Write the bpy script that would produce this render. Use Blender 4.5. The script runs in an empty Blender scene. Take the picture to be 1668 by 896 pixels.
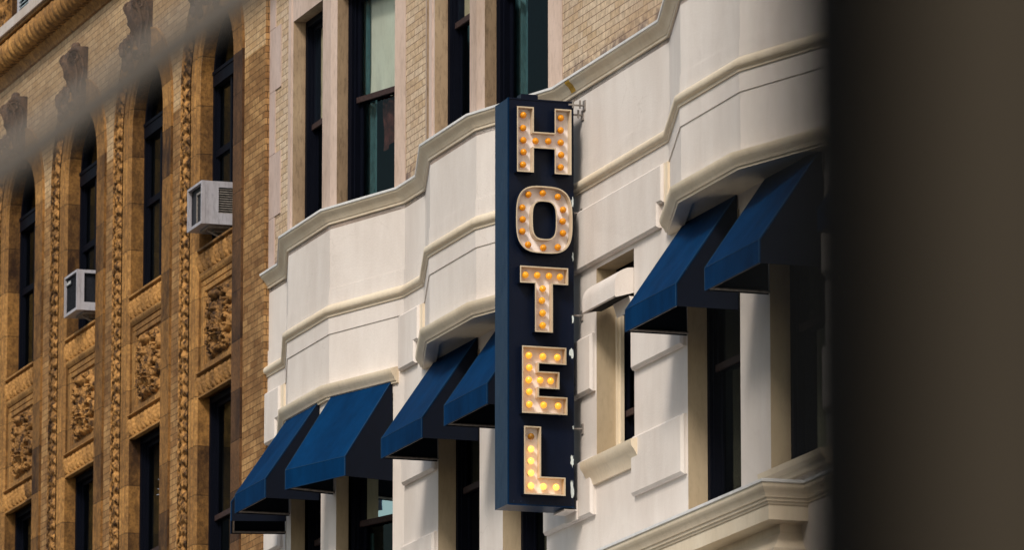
import bpy, math, random
import numpy as np
from mathutils import Matrix, Vector
random.seed(7)
C = bpy.context.scene
col = C.collection
R = math.radians

# ------------------------------------------------------------ camera
FPX = 11000.0
PITCH = 10.868525
CAMZ = 1.6
cd = bpy.data.cameras.new('camera')
cam = bpy.data.objects.new('camera', cd); col.objects.link(cam)
cam.location = (0, 0, CAMZ)
cam.rotation_euler = (R(90 + PITCH), 0, 0)
cd.sensor_width = 36; cd.sensor_fit = 'HORIZONTAL'
cd.lens = FPX / 1668 * 36
cd.clip_start = 0.1; cd.clip_end = 2000
cd.dof.use_dof = True; cd.dof.focus_distance = 67; cd.dof.aperture_fstop = 5.6
C.camera = cam

# facade frame: x runs along the wall towards the camera, y into the building
AZ = R(18.298390)
OX, OY = 0.59678734, 63.77728185
FX = Vector((math.sin(AZ), -math.cos(AZ), 0)); FY = Vector((math.cos(AZ), math.sin(AZ), 0))
TH = math.atan2(FX.y, FX.x)
def wor(s, y, z): return Vector((OX, OY, 0)) + FX * s + FY * y + Vector((0, 0, z))

# ------------------------------------------------------------ light
SUN_LOC = Vector((0.50, -0.51, 0.70)).normalized()      # towards the sun, facade frame
sd = (FX * SUN_LOC.x + FY * SUN_LOC.y + Vector((0, 0, SUN_LOC.z))).normalized()
elev = math.asin(sd.z); azi = math.atan2(sd.x, sd.y)
w = bpy.data.worlds.new('World'); C.world = w; w.use_nodes = True
nt = w.node_tree
sky = nt.nodes.new('ShaderNodeTexSky'); sky.sky_type = 'NISHITA'; sky.sun_disc = False
sky.sun_elevation = elev; sky.sun_rotation = azi
sky.air_density = 1.6; sky.dust_density = 3.0; sky.ozone_density = 1.0
bg = nt.nodes['Background']; bg.inputs[1].default_value = 0.10
nt.links.new(sky.outputs[0], bg.inputs[0])
ld = bpy.data.lights.new('sun', 'SUN'); ld.energy = 2.6; ld.angle = R(13); ld.color = (1.0, 0.91, 0.80)
sun = bpy.data.objects.new('sun', ld); col.objects.link(sun)
sun.rotation_euler = sd.to_track_quat('Z', 'Y').to_euler(); sun.location = (0, 0, 60)
C.view_settings.view_transform = 'Standard'; C.view_settings.look = 'None'
C.view_settings.exposure = 0.06; C.view_settings.gamma = 1

# ------------------------------------------------------------ materials
def newmat(name):
    m = bpy.data.materials.new(name); m.use_nodes = True
    n = m.node_tree; b = n.nodes['Principled BSDF']; b.inputs['Specular IOR Level'].default_value = 0.22
    return m, n, b
def fcoord(n):
    g = n.nodes.new('ShaderNodeNewGeometry'); mp = n.nodes.new('ShaderNodeMapping')
    mp.vector_type = 'POINT'
    # world -> facade: p' = Rz(-TH)(p - O)
    c_, s_ = math.cos(-TH), math.sin(-TH)
    mp.inputs['Rotation'].default_value = (0, 0, -TH)
    mp.inputs['Location'].default_value = (-(c_ * OX - s_ * OY), -(s_ * OX + c_ * OY), 0)
    n.links.new(g.outputs['Position'], mp.inputs['Vector'])
    return mp.outputs[0]
def scale(n, v, sc):
    m = n.nodes.new('ShaderNodeVectorMath'); m.operation = 'MULTIPLY'
    n.links.new(v, m.inputs[0]); m.inputs[1].default_value = sc
    return m.outputs[0]
def noise(n, v, sc, detail=4, rough=0.6):
    t = n.nodes.new('ShaderNodeTexNoise'); t.inputs['Scale'].default_value = sc
    t.inputs['Detail'].default_value = detail; t.inputs['Roughness'].default_value = rough
    n.links.new(v, t.inputs['Vector']); return t.outputs[0]
def ramp(n, f, stops):
    r = n.nodes.new('ShaderNodeValToRGB'); e = r.color_ramp.elements
    while len(e) < len(stops): e.new(0.5)
    for k, (p, c) in enumerate(stops):
        e[k].position = p; e[k].color = (c[0], c[1], c[2], 1) if not isinstance(c, (int, float)) else (c, c, c, 1)
    n.links.new(f, r.inputs[0]); return r.outputs[0]
def mix(n, f, a, b, mode='MIX'):
    m = n.nodes.new('ShaderNodeMix'); m.data_type = 'RGBA'; m.blend_type = mode
    for i, x in ((0, f), (6, a), (7, b)):
        if isinstance(x, (int, float)): m.inputs[i].default_value = x
        elif isinstance(x, tuple): m.inputs[i].default_value = (*x, 1)
        else: n.links.new(x, m.inputs[i])
    return m.outputs[2]
def bump(n, b, h, strength, dist=0.01):
    k = n.nodes.new('ShaderNodeBump'); k.inputs['Strength'].default_value = strength
    k.inputs['Distance'].default_value = dist
    n.links.new(h, k.inputs['Height']); n.links.new(k.outputs[0], b.inputs['Normal'])
def xz(n, v):
    s = n.nodes.new('ShaderNodeSeparateXYZ'); n.links.new(v, s.inputs[0])
    c = n.nodes.new('ShaderNodeCombineXYZ'); n.links.new(s.outputs[0], c.inputs[0]); n.links.new(s.outputs[2], c.inputs[1])
    return c.outputs[0], s.outputs
def math2(n, op, a, b=None):
    m = n.nodes.new('ShaderNodeMath'); m.operation = op
    for i, x in enumerate((a, b)):
        if x is None: continue
        if isinstance(x, (int, float)): m.inputs[i].default_value = x
        else: n.links.new(x, m.inputs[i])
    return m.outputs[0]

def paint_mat(name, c, c2, rough=0.55, streak=0.35, spot=0.0, bs=0.25, crack=False):
    m, n, b = newmat(name); v = fcoord(n)
    f1 = noise(n, scale(n, v, (1.1, 1.1, 0.35)), 1.6, 6, 0.65)
    colr = ramp(n, f1, [(0.32, c2), (0.62, c)])
    if crack:   # repainted patches and long faint water runs
        pt = n.nodes.new('ShaderNodeTexVoronoi'); pt.inputs['Scale'].default_value = 0.7; n.links.new(scale(n, v, (1, 1, 1.5)), pt.inputs['Vector'])
        sx_ = n.nodes.new('ShaderNodeSeparateColor'); n.links.new(pt.outputs['Color'], sx_.inputs[0])
        colr = mix(n, 1.0, colr, ramp(n, sx_.outputs[0], [(0.0, 0.97), (1.0, 1.02)]), 'MULTIPLY')
        run = noise(n, scale(n, v, (7, 7, 0.45)), 1.3, 4, 0.6)
        colr = mix(n, ramp(n, run, [(0.66, 0.0), (0.78, 0.18)]), colr, (0.40, 0.33, 0.27))
    fine = noise(n, scale(n, v, (12, 12, 3.5)), 2.0, 5, 0.7)
    dirt = ramp(n, fine, [(0.30, 1.0 - streak), (0.52, 1.0)])
    colr = mix(n, 1.0, colr, dirt, 'MULTIPLY')
    sp = noise(n, v, 9.0, 8, 0.75)
    spots = ramp(n, sp, [(0.66, 0.0), (0.74, 1.0)])
    if spot: colr = mix(n, math2(n, 'MULTIPLY', spots, spot), colr, (0.16, 0.12, 0.09))
    if crack:
        vo = n.nodes.new('ShaderNodeTexVoronoi'); vo.feature = 'DISTANCE_TO_EDGE'; vo.inputs['Scale'].default_value = 0.9
        dv = n.nodes.new('ShaderNodeVectorMath'); dv.operation = 'ADD'; n.links.new(v, dv.inputs[0])
        nz = n.nodes.new('ShaderNodeTexNoise'); nz.inputs['Scale'].default_value = 3.5; nz.inputs['Detail'].default_value = 6; n.links.new(v, nz.inputs['Vector'])
        sc3 = n.nodes.new('ShaderNodeVectorMath'); sc3.operation = 'SCALE'; sc3.inputs['Scale'].default_value = 0.35; n.links.new(nz.outputs[1], sc3.inputs[0]); n.links.new(sc3.outputs[0], dv.inputs[1])
        n.links.new(dv.outputs[0], vo.inputs['Vector'])
        ck = ramp(n, vo.outputs[0], [(0.0, 1.0), (0.004, 0.0)])
        gate = ramp(n, noise(n, v, 0.8, 2, 0.5), [(0.54, 0.0), (0.66, 0.28)])
        colr = mix(n, math2(n, 'MULTIPLY', ck, gate), colr, (0.30, 0.24, 0.20))
    n.links.new(colr, b.inputs['Base Color']); b.inputs['Roughness'].default_value = rough
    h = noise(n, scale(n, v, (60, 60, 9)), 1.0, 5, 0.7)
    h2 = noise(n, v, 45, 4, 0.6)
    bump(n, b, math2(n, 'ADD', h, h2), bs, 0.006)
    return m
M = {}
M['stucco'] = paint_mat('painted_stucco', (0.78, 0.73, 0.695), (0.67, 0.61, 0.57), 0.5, 0.02, 0.22, 0.4, crack=True)
M['trim'] = paint_mat('painted_trim', (0.82, 0.72, 0.57), (0.72, 0.61, 0.46), 0.42, 0.10, 0.30, 0.15)  # warm tone stands in for light bounced up from the street
M['tan'] = paint_mat('tan_jamb_paint', (0.52, 0.42, 0.29), (0.42, 0.33, 0.22), 0.6, 0.12, 0.3, 0.35)
M['stone'] = paint_mat('weathered_limestone', (0.60, 0.48, 0.42), (0.44, 0.335, 0.27), 0.75, 0.20, 0.4, 0.3)
M['brownstone'] = paint_mat('brown_stone_jamb', (0.42, 0.30, 0.195), (0.24, 0.165, 0.105), 0.8, 0.4, 0.5, 0.4)

def brick_mat(name, c1, c2, mortar, soot, bw=0.27, rh=0.075, sootamt=0.6, lo=0.42, stain=False):
    m, n, b = newmat(name); v = fcoord(n); q, so = xz(n, v)
    # returns of the wall run along y: add y to x so that joints show there too
    cc = n.nodes.new('ShaderNodeCombineXYZ'); n.links.new(math2(n, 'ADD', so[0], so[1]), cc.inputs[0]); n.links.new(so[2], cc.inputs[1])
    t = n.nodes.new('ShaderNodeTexBrick'); n.links.new(cc.outputs[0], t.inputs['Vector'])
    t.inputs['Color1'].default_value = (*c1, 1); t.inputs['Color2'].default_value = (*c2, 1); t.inputs['Mortar'].default_value = (*mortar, 1)
    t.inputs['Scale'].default_value = 1; t.inputs['Mortar Size'].default_value = 0.0045; t.inputs['Mortar Smooth'].default_value = 0.3
    t.inputs['Brick Width'].default_value = bw; t.inputs['Row Height'].default_value = rh; t.inputs['Bias'].default_value = -0.1
    f = noise(n, v, 0.9, 7, 0.7)
    s = ramp(n, f, [(lo, 0.0), (0.68, 1.0)])
    fine = noise(n, v, 14, 5, 0.7)
    colr = mix(n, math2(n, 'MULTIPLY', s, sootamt), t.outputs[0], soot)
    colr = mix(n, 1.0, colr, ramp(n, fine, [(0.3, 0.62), (0.62, 1.12)]), 'MULTIPLY')
    if stain:
        g_ = ramp(n, math2(n, 'SUBTRACT', 16.35, so[2]), [(0.0, 0.0), (0.55, 1.0)])
        k = ramp(n, math2(n, 'MULTIPLY', g_, noise(n, scale(n, v, (1, 1, 1.6)), 3.2, 6, 0.7)), [(0.38, 0.0), (0.56, 0.85)])
        colr = mix(n, k, colr, (0.07, 0.045, 0.055))
    n.links.new(colr, b.inputs['Base Color']); b.inputs['Roughness'].default_value = 0.85
    inv = math2(n, 'MULTIPLY', t.outputs['Fac'], -1.0)
    bump(n, b, math2(n, 'ADD', inv, math2(n, 'MULTIPLY', fine, 0.5)), 0.7, 0.006)
    return m
M['cream_brick'] = brick_mat('cream_brick', (0.66, 0.53, 0.39), (0.55, 0.40, 0.25), (0.22, 0.15, 0.11), (0.36, 0.25, 0.19), sootamt=0.45, stain=True)
M['ochre_brick'] = brick_mat('ochre_brick', (0.48, 0.285, 0.12), (0.26, 0.13, 0.048), (0.10, 0.055, 0.025), (0.085, 0.038, 0.014), sootamt=0.75)
M['frieze_brick'] = brick_mat('pale_ochre_brick', (0.62, 0.44, 0.25), (0.46, 0.29, 0.14), (0.16, 0.10, 0.06), (0.26, 0.17, 0.11), sootamt=0.45)
M['quoin'] = paint_mat('pink_limestone_quoin', (0.58, 0.47, 0.43), (0.44, 0.34, 0.30), 0.75, 0.2, 0.2, 0.25)

def terra_mat(name, c, dark, rows=0.57, soot=0.6, rough=0.7, jy=0.0, grime=0.0):
    m, n, b = newmat(name); v = fcoord(n); q, so = xz(n, v)
    zz = math2(n, 'DIVIDE', math2(n, 'ADD', so[2], jy), rows)
    fl = math2(n, 'FLOOR', zz); fr = math2(n, 'FRACT', zz)
    wn = n.nodes.new('ShaderNodeTexWhiteNoise'); wn.noise_dimensions = '2D'
    cc = n.nodes.new('ShaderNodeCombineXYZ'); n.links.new(fl, cc.inputs[0])
    n.links.new(math2(n, 'FLOOR', math2(n, 'MULTIPLY', so[0], 0.66)), cc.inputs[1]); n.links.new(cc.outputs[0], wn.inputs['Vector'])
    f = noise(n, scale(n, v, (1, 1, 0.6)), 2.4, 8, 0.72)
    k = math2(n, 'ADD', f, math2(n, 'MULTIPLY', math2(n, 'SUBTRACT', wn.outputs[0], 0.5), 0.34))
    colr = ramp(n, k, [(0.28, c), (0.52, tuple(0.55 * a + 0.45 * d for a, d in zip(c, dark))), (0.74, tuple(soot * d + (1 - soot) * a for a, d in zip(c, dark)))])
    joint = ramp(n, math2(n, 'ABSOLUTE', math2(n, 'SUBTRACT', fr, 0.5)), [(0.488, 1.0), (0.495, 0.35)])
    colr = mix(n, 1.0, colr, joint, 'MULTIPLY')
    fine = noise(n, v, 30, 6, 0.75)
    colr = mix(n, 1.0, colr, ramp(n, fine, [(0.32, 0.5), (0.6, 1.15)]), 'MULTIPLY')
    if grime:
        gr = noise(n, scale(n, v, (1, 1, 0.7)), 11, 5, 0.7)
        colr = mix(n, ramp(n, gr, [(0.46, 0.0), (0.60, grime)]), colr, dark)
    n.links.new(colr, b.inputs['Base Color']); b.inputs['Roughness'].default_value = rough
    bump(n, b, math2(n, 'ADD', math2(n, 'MULTIPLY', fine, 0.6), math2(n, 'MULTIPLY', joint, 1.0)), 0.5, 0.008)
    return m
M['terra'] = terra_mat('ochre_terracotta', (0.50, 0.265, 0.082), (0.06, 0.026, 0.011), grime=0.4)
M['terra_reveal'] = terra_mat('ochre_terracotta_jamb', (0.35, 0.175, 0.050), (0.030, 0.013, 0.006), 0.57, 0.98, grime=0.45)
M['terra_carved'] = terra_mat('carved_terracotta', (0.46, 0.235, 0.072), (0.016, 0.007, 0.004), 50.0, 1.0, grime=0.9)
M['terra_band'] = terra_mat('leaf_moulded_terracotta', (0.47, 0.245, 0.075), (0.026, 0.011, 0.005), 50.0, 0.95)
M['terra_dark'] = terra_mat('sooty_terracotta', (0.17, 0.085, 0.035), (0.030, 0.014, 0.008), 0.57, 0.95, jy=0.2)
M['pale_stone'] = paint_mat('pale_sill_stone', (0.62, 0.57, 0.54), (0.50, 0.42, 0.36), 0.7, 0.2, 0.3)
M['dark_stone'] = terra_mat('grey_brown_stone', (0.13, 0.074, 0.045), (0.012, 0.010, 0.016), 50.0, 1.0, grime=0.7)

def simple(name, c, rough=0.5, metal=0.0, var=0.2, sc=8, bs=0.1):
    m, n, b = newmat(name); v = fcoord(n)
    f = noise(n, v, sc, 6, 0.7)
    colr = mix(n, 1.0, c, ramp(n, f, [(0.3, 1 - var), (0.65, 1 + var * 0.5)]), 'MULTIPLY')
    n.links.new(colr, b.inputs['Base Color']); b.inputs['Roughness'].default_value = rough; b.inputs['Metallic'].default_value = metal
    if bs: bump(n, b, noise(n, v, sc * 6, 4, 0.6), bs, 0.004)
    return m
def chipped(name, c, chip, rough=0.35, thr=0.68):
    m, n, b = newmat(name); v = fcoord(n)
    f = noise(n, scale(n, v, (10, 10, 1.2)), 2.2, 8, 0.8)
    g = noise(n, v, 0.8, 2, 0.5)
    k = math2(n, 'ADD', f, math2(n, 'MULTIPLY', math2(n, 'SUBTRACT', g, 0.5), 0.3))
    colr = mix(n, ramp(n, k, [(thr, 0.0), (thr + 0.04, 1.0)]), mix(n, 1.0, c, ramp(n, f, [(0.2, 0.75), (0.6, 1.1)]), 'MULTIPLY'), chip)
    n.links.new(colr, b.inputs['Base Color']); b.inputs['Roughness'].default_value = rough
    bump(n, b, math2(n, 'ADD', f, math2(n, 'MULTIPLY', noise(n, v, 3.0, 2, 0.5), 6.0)), 0.25, 0.006)
    return m
M['frame'] = chipped('black_window_paint', (0.003, 0.004, 0.009), (0.10, 0.11, 0.14), 0.6, 0.77)
M['frame'].node_tree.nodes['Principled BSDF'].inputs['Specular IOR Level'].default_value = 0.06
M['rail'] = simple('brown_black_rail', (0.045, 0.028, 0.028), 0.6, 0, 0.5, 30, 0.4)
M['sign_blue'] = chipped('shaded_sign_enamel', (0.0015, 0.005, 0.018), (0.02, 0.06, 0.11), 0.4, 0.76)  # shade on the sign's broad faces put into this darker enamel colour
M['sign_side'] = chipped('lit_sign_enamel', (0.0003, 0.017, 0.056), (0.10, 0.28, 0.40), 0.30, 0.74)  # lit tone of the same enamel, painted on the narrow faces
M['sign_side'].node_tree.nodes['Principled BSDF'].inputs['Specular IOR Level'].default_value = 0.10
M['letter_white'] = paint_mat('letter_white_enamel', (0.96, 0.91, 0.90), (0.90, 0.84, 0.82), 0.35, 0.12, 0.15, 0.1)
M['letter_rim'] = paint_mat('letter_cream_rim', (0.66, 0.56, 0.42), (0.5, 0.4, 0.28), 0.4, 0.2, 0.2, 0.1)
M['flake'] = simple('peeled_white_paint', (0.68, 0.76, 0.76), 0.6)
M['metal'] = simple('grey_rusty_metal', (0.30, 0.27, 0.25), 0.5, 0.3, 0.5, 25)
M['ac_shell'] = paint_mat('grey_white_enamel', (0.46, 0.46, 0.52), (0.36, 0.34, 0.37), 0.4, 0.3, 0.6, 0.1)
M['ac_dark'] = simple('dark_grille', (0.018, 0.020, 0.028), 0.5, 0, 0.4, 30)
M['ac_pale'] = simple('pale_blue_louvre', (0.55, 0.68, 0.74), 0.4)
M['gold'] = simple('ochre_tape', (0.62, 0.36, 0.05), 0.6, 0, 0.3, 20)
M['lit_lip_and_badge'] = simple('pale_lit_lip_and_badge', (0.74, 0.75, 0.76), 0.4, 0, 0.15, 12)  # pale tone paints the lit bevel along the cornice lips; badge too
M['interior'] = simple('dark_interior', (0.02, 0.02, 0.022), 0.9)
M['asphalt'] = simple('asphalt', (0.05, 0.05, 0.052), 0.9, 0, 0.3, 3)
M['pavement'] = simple('concrete_pavement', (0.30, 0.28, 0.25), 0.85, 0, 0.2, 2)
M['linewhite'] = simple('road_paint', (0.7, 0.7, 0.68), 0.7)
M['post_brown'] = simple('brown_post_paint', (0.038, 0.030, 0.020), 0.8, 0, 0.35, 3)
M['post_black'] = simple('black_rubber_edge', (0.003, 0.003, 0.003), 0.9)
M['post_black'].node_tree.nodes['Principled BSDF'].inputs['Specular IOR Level'].default_value = 0.03
M['cable'] = simple('grey_rope', (0.18, 0.16, 0.14), 0.9)
M['clear_plastic'] = simple('milky_plastic', (0.42, 0.46, 0.58), 0.25, 0, 0.3, 40)

def fabric():
    m, n, b = newmat('navy_awning_canvas'); v = fcoord(n); b.inputs['Sheen Weight'].default_value = 0.0
    f = noise(n, scale(n, v, (1, 1, 0.4)), 2.0, 6, 0.7)
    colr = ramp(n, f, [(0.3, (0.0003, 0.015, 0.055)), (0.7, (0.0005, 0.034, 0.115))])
    sp = noise(n, v, 34, 3, 0.6)
    colr = mix(n, ramp(n, sp, [(0.80, 0.0), (0.84, 1.0)]), colr, (0.45, 0.55, 0.6))
    n.links.new(colr, b.inputs['Base Color']); b.inputs['Roughness'].default_value = 0.75
    b.inputs['Specular IOR Level'].default_value = 0.05
    bump(n, b, noise(n, scale(n, v, (1, 1, 0.5)), 7, 4, 0.6), 0.35, 0.012)
    return m
M['canvas'] = fabric()
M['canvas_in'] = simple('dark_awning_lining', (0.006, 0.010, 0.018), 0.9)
M['shaded_canvas_side'] = simple('shaded_navy_side_canvas', (0.0008, 0.0035, 0.012), 0.9, bs=0)  # awning canvas darkened to paint the shade on its end panels
M['piping'] = simple('pale_blue_seam', (0.012, 0.05, 0.11), 0.6, bs=0)

def glass_mat(name, tint, refl=0.35):
    m, n, b = newmat(name); n.nodes.remove(b)
    out = n.nodes['Material Output']
    tr = n.nodes.new('ShaderNodeBsdfTransparent'); tr.inputs[0].default_value = (*tint, 1)
    gl = n.nodes.new('ShaderNodeBsdfGlossy'); gl.inputs['Roughness'].default_value = 0.03; gl.inputs[0].default_value = (0.75, 0.95, 1.0, 1)
    lw = n.nodes.new('ShaderNodeLayerWeight'); lw.inputs[0].default_value = refl
    v = fcoord(n); k = n.nodes.new('ShaderNodeBump'); k.inputs['Strength'].default_value = 0.08; k.inputs['Distance'].default_value = 0.01
    n.links.new(noise(n, v, 3.0, 2), k.inputs['Height']); n.links.new(k.outputs[0], gl.inputs['Normal'])
    mx = n.nodes.new('ShaderNodeMixShader')
    n.links.new(lw.outputs['Fresnel'], mx.inputs[0]); n.links.new(tr.outputs[0], mx.inputs[1]); n.links.new(gl.outputs[0], mx.inputs[2])
    n.links.new(mx.outputs[0], out.inputs[0])
    return m
M['glass'] = glass_mat('window_glass', (0.86, 0.93, 0.92), 0.22)
M['blind'] = paint_mat('cream_roller_blind', (0.85, 0.80, 0.70), (0.75, 0.68, 0.58), 0.8, 0.1, 0.05)
M['teal_curtain'] = paint_mat('teal_curtain', (0.085, 0.19, 0.22), (0.04, 0.10, 0.125), 0.8, 0.45, 0.0)
M['red_cloth'] = simple('rust_red_cloth', (0.10, 0.028, 0.022), 0.8, 0, 0.7, 9)

def bulb_mat(name, base, strength, ecol):
    m, n, b = newmat(name)
    b.inputs['Base Color'].default_value = (*base, 1); b.inputs['Roughness'].default_value = 0.18
    b.inputs['Coat Weight'].default_value = 0.5
    if strength:
        # filament glow: brighter where the bulb faces the viewer straight on through the glass
        b.inputs['Emission Color'].default_value = (*ecol, 1); b.inputs['Emission Strength'].default_value = strength
    return m
M['bulb_off'] = bulb_mat('amber_bulb_unlit', (0.80, 0.30, 0.006), 0.0, (1, .5, .1))
M['bulb_dead'] = bulb_mat('brown_bulb_dead', (0.30, 0.13, 0.01), 0, (1, .5, .1))
M['bulb_dim'] = bulb_mat('amber_bulb_dim', (0.75, 0.32, 0.02), 0.35, (1.0, 0.42, 0.02))
M['bulb_mid'] = bulb_mat('amber_bulb_lit', (0.8, 0.4, 0.05), 0.80, (1.0, 0.42, 0.03))
M['bulb_on'] = bulb_mat('amber_bulb_bright', (0.8, 0.5, 0.1), 1.5, (1.0, 0.48, 0.10))

# ------------------------------------------------------------ mesh helpers
class MB:
    def __init__(s): s.v = []; s.f = []; s.m = []; s.mi = 0
    def q(s, *pts):
        k = len(s.v); s.v += [tuple(p) for p in pts]; s.f.append(tuple(range(k, k + len(pts)))); s.m.append(s.mi)
    def box(s, x0, x1, y0, y1, z0, z1, bev=0.0):
        if bev:
            # chamfer on the four front (low y) edges
            c = bev
            P = [(x0, y1, z0), (x1, y1, z0), (x1, y1, z1), (x0, y1, z1)]
            Q = [(x0, y0 + c, z0), (x1, y0 + c, z0), (x1, y0 + c, z1), (x0, y0 + c, z1)]
            F = [(x0 + c, y0, z0 + c), (x1 - c, y0, z0 + c), (x1 - c, y0, z1 - c), (x0 + c, y0, z1 - c)]
            s.q(*F); s.q(*P[::-1])
            for i in range(4):
                j = (i + 1) % 4
                s.q(Q[i], Q[j], F[j], F[i]); s.q(P[i], P[j], Q[j], Q[i])
            return
        a = [(x0, y0, z0), (x1, y0, z0), (x1, y1, z0), (x0, y1, z0), (x0, y0, z1), (x1, y0, z1), (x1, y1, z1), (x0, y1, z1)]
        for f in ((0, 1, 5, 4), (1, 2, 6, 5), (2, 3, 7, 6), (3, 0, 4, 7), (4, 5, 6, 7), (3, 2, 1, 0)): s.q(*[a[i] for i in f])
    def obox(s, p0, p1, a0, a1, w0, w1, z0, z1):
        # box on a canted facet: a along p0->p1 (metres), w inward depth
        fr = Facet(p0, p1)
        a = [fr.P(*t) for t in ((a0, w0, z0), (a1, w0, z0), (a1, w1, z0), (a0, w1, z0), (a0, w0, z1), (a1, w0, z1), (a1, w1, z1), (a0, w1, z1))]
        for f in ((0, 1, 5, 4), (1, 2, 6, 5), (2, 3, 7, 6), (3, 0, 4, 7), (4, 5, 6, 7), (3, 2, 1, 0)): s.q(*[a[i] for i in f])
    def grid(s, P):
        # P: array (n, m, 3)
        P = np.asarray(P); n, m = P.shape[:2]; k = len(s.v)
        s.v += [tuple(p) for p in P.reshape(-1, 3).tolist()]
        for i in range(n - 1):
            for j in range(m - 1):
                a = k + i * m + j
                s.f.append((a, a + 1, a + m + 1, a + m)); s.m.append(s.mi)
    def tube(s, pts, r, n=8, r2=None):
        pts = [Vector(p) for p in pts]; rings = []
        for i, p in enumerate(pts):
            d = (pts[min(i + 1, len(pts) - 1)] - pts[max(i - 1, 0)]).normalized()
            a = d.cross(Vector((0, 0, 1)) if abs(d.z) < 0.9 else Vector((1, 0, 0))).normalized(); b = d.cross(a)
            rr = r if r2 is None else r + (r2 - r) * i / (len(pts) - 1)
            rings.append([p + (a * math.cos(t) + b * math.sin(t)) * rr for t in [2 * math.pi * j / n for j in range(n)]])
        for A, B in zip(rings, rings[1:]):
            for j in range(n): s.q(A[j], A[(j + 1) % n], B[(j + 1) % n], B[j])
        s.q(*rings[0][::-1]); s.q(*rings[-1])
    def ball(s, c, r, nu=14, nv=9, sq=(1, 1, 1)):
        P = np.zeros((nv + 1, nu + 1, 3))
        for i in range(nv + 1):
            for j in range(nu + 1):
                a = math.pi * i / nv; b = 2 * math.pi * j / nu
                P[i, j] = (c[0] + r * sq[0] * math.sin(a) * math.cos(b), c[1] + r * sq[1] * math.sin(a) * math.sin(b), c[2] + r * sq[2] * math.cos(a))
        s.grid(P)
    def build(s, name, mats, parent=None, loc=None, smooth=False, weld=True):
        me = bpy.data.meshes.new(name); me.from_pydata([tuple(map(float, p)) for p in s.v], [], s.f)
        if not isinstance(mats, (list, tuple)): mats = [mats]
        for m in mats: me.materials.append(M[m])
        me.polygons.foreach_set('material_index', s.m)
        if weld:
            import bmesh
            b = bmesh.new(); b.from_mesh(me); bmesh.ops.remove_doubles(b, verts=b.verts, dist=0.0004)
            bmesh.ops.dissolve_degenerate(b, edges=b.edges, dist=0.0002)
            bmesh.ops.recalc_face_normals(b, faces=b.faces) if not smooth == 'keep' else None
            b.to_mesh(me); b.free()
        if smooth:
            me.polygons.foreach_set('use_smooth', [True] * len(me.polygons))
            me.set_sharp_from_angle(angle=R(38)) if hasattr(me, 'set_sharp_from_angle') else None
        o = bpy.data.objects.new(name, me); col.objects.link(o)
        if parent: o.parent = parent
        if loc is not None: o.location = loc
        return o
def tag(o, label=None, cat=None, group=None, kind=None):
    if label: o['label'] = label
    if cat: o['category'] = cat
    if group: o['group'] = group
    if kind: o['kind'] = kind
    return o
def thing(name, at, label, cat, group=None):
    o = bpy.data.objects.new(name, None); col.objects.link(o)
    o.empty_display_size = 0.2
    o.location = wor(*at); o.rotation_euler = (0, 0, TH)
    return tag(o, label, cat, group)
def copy_tree(o, parent=None):
    c = o.copy(); col.objects.link(c)
    if parent: c.parent = parent
    for ch in list(o.children): copy_tree(ch, c)
    return c
class Facet:
    def __init__(s, p0, p1):
        s.p0 = Vector((p0[0], p0[1], 0)); d = Vector((p1[0] - p0[0], p1[1] - p0[1], 0)); s.L = d.length; s.d = d / s.L
        s.n = Vector((-s.d.y, s.d.x, 0))   # inward
    def P(s, a, w_, z):
        q = s.p0 + s.d * a + s.n * w_; return (q.x, q.y, z)
    def a_of(s, x): return (x - s.p0.x) / s.d.x
def panel(mb, fc, a0, a1, z0, z1, holes, depth, rev=None, wall_mi=0, rev_mi=1, sides=True):
    """wall face a0..a1 x z0..z1 with rectangular holes; reveals of the given depth"""
    xs = sorted({a0, a1, *[h[0] for h in holes], *[h[1] for h in holes]}); zs = sorted({z0, z1, *[h[2] for h in holes], *[h[3] for h in holes]})
    mb.mi = wall_mi
    for xa, xb in zip(xs, xs[1:]):
        for za, zb in zip(zs, zs[1:]):
            cx, cz = (xa + xb) / 2, (za + zb) / 2
            if any(h[0] < cx < h[1] and h[2] < cz < h[3] for h in holes): continue
            mb.q(fc.P(xa, 0, za), fc.P(xb, 0, za), fc.P(xb, 0, zb), fc.P(xa, 0, zb))
    mb.mi = rev_mi
    for h in holes:
        x0, x1, za, zb = h
        for A, B in (((x0, za), (x0, zb)), ((x1, zb), (x1, za)), ((x0, zb), (x1, zb)), ((x1, za), (x0, za))):
            mb.q(fc.P(A[0], 0, A[1]), fc.P(B[0], 0, B[1]), fc.P(B[0], depth, B[1]), fc.P(A[0], depth, A[1]))
    mb.mi = 0
def sweep(mb, path, prof, cap=True):
    """path: plan polyline (x, y), outside on the low-y side; prof: (out, z)"""
    pts = [Vector((p[0], p[1])) for p in path]; offs = []
    for i in range(len(pts)):
        ns = []
        for a, b in ((i - 1, i), (i, i + 1)):
            if 0 <= a and b < len(pts):
                d = (pts[b] - pts[a]).normalized(); ns.append(Vector((d.y, -d.x)))
        if len(ns) == 2:
            m_ = (ns[0] + ns[1]).normalized(); offs.append(m_ / max(0.3, m_.dot(ns[0])))
        else: offs.append(ns[0])
    P = np.zeros((len(pts), len(prof), 3))
    for i, (p, o) in enumerate(zip(pts, offs)):
        for j, (w_, z) in enumerate(prof):
            q = p + o * w_; P[i, j] = (q.x, q.y, z)
    mb.grid(P)
    if cap:
        mb.q(*P[0].tolist()); mb.q(*P[-1][::-1].tolist())

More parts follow.
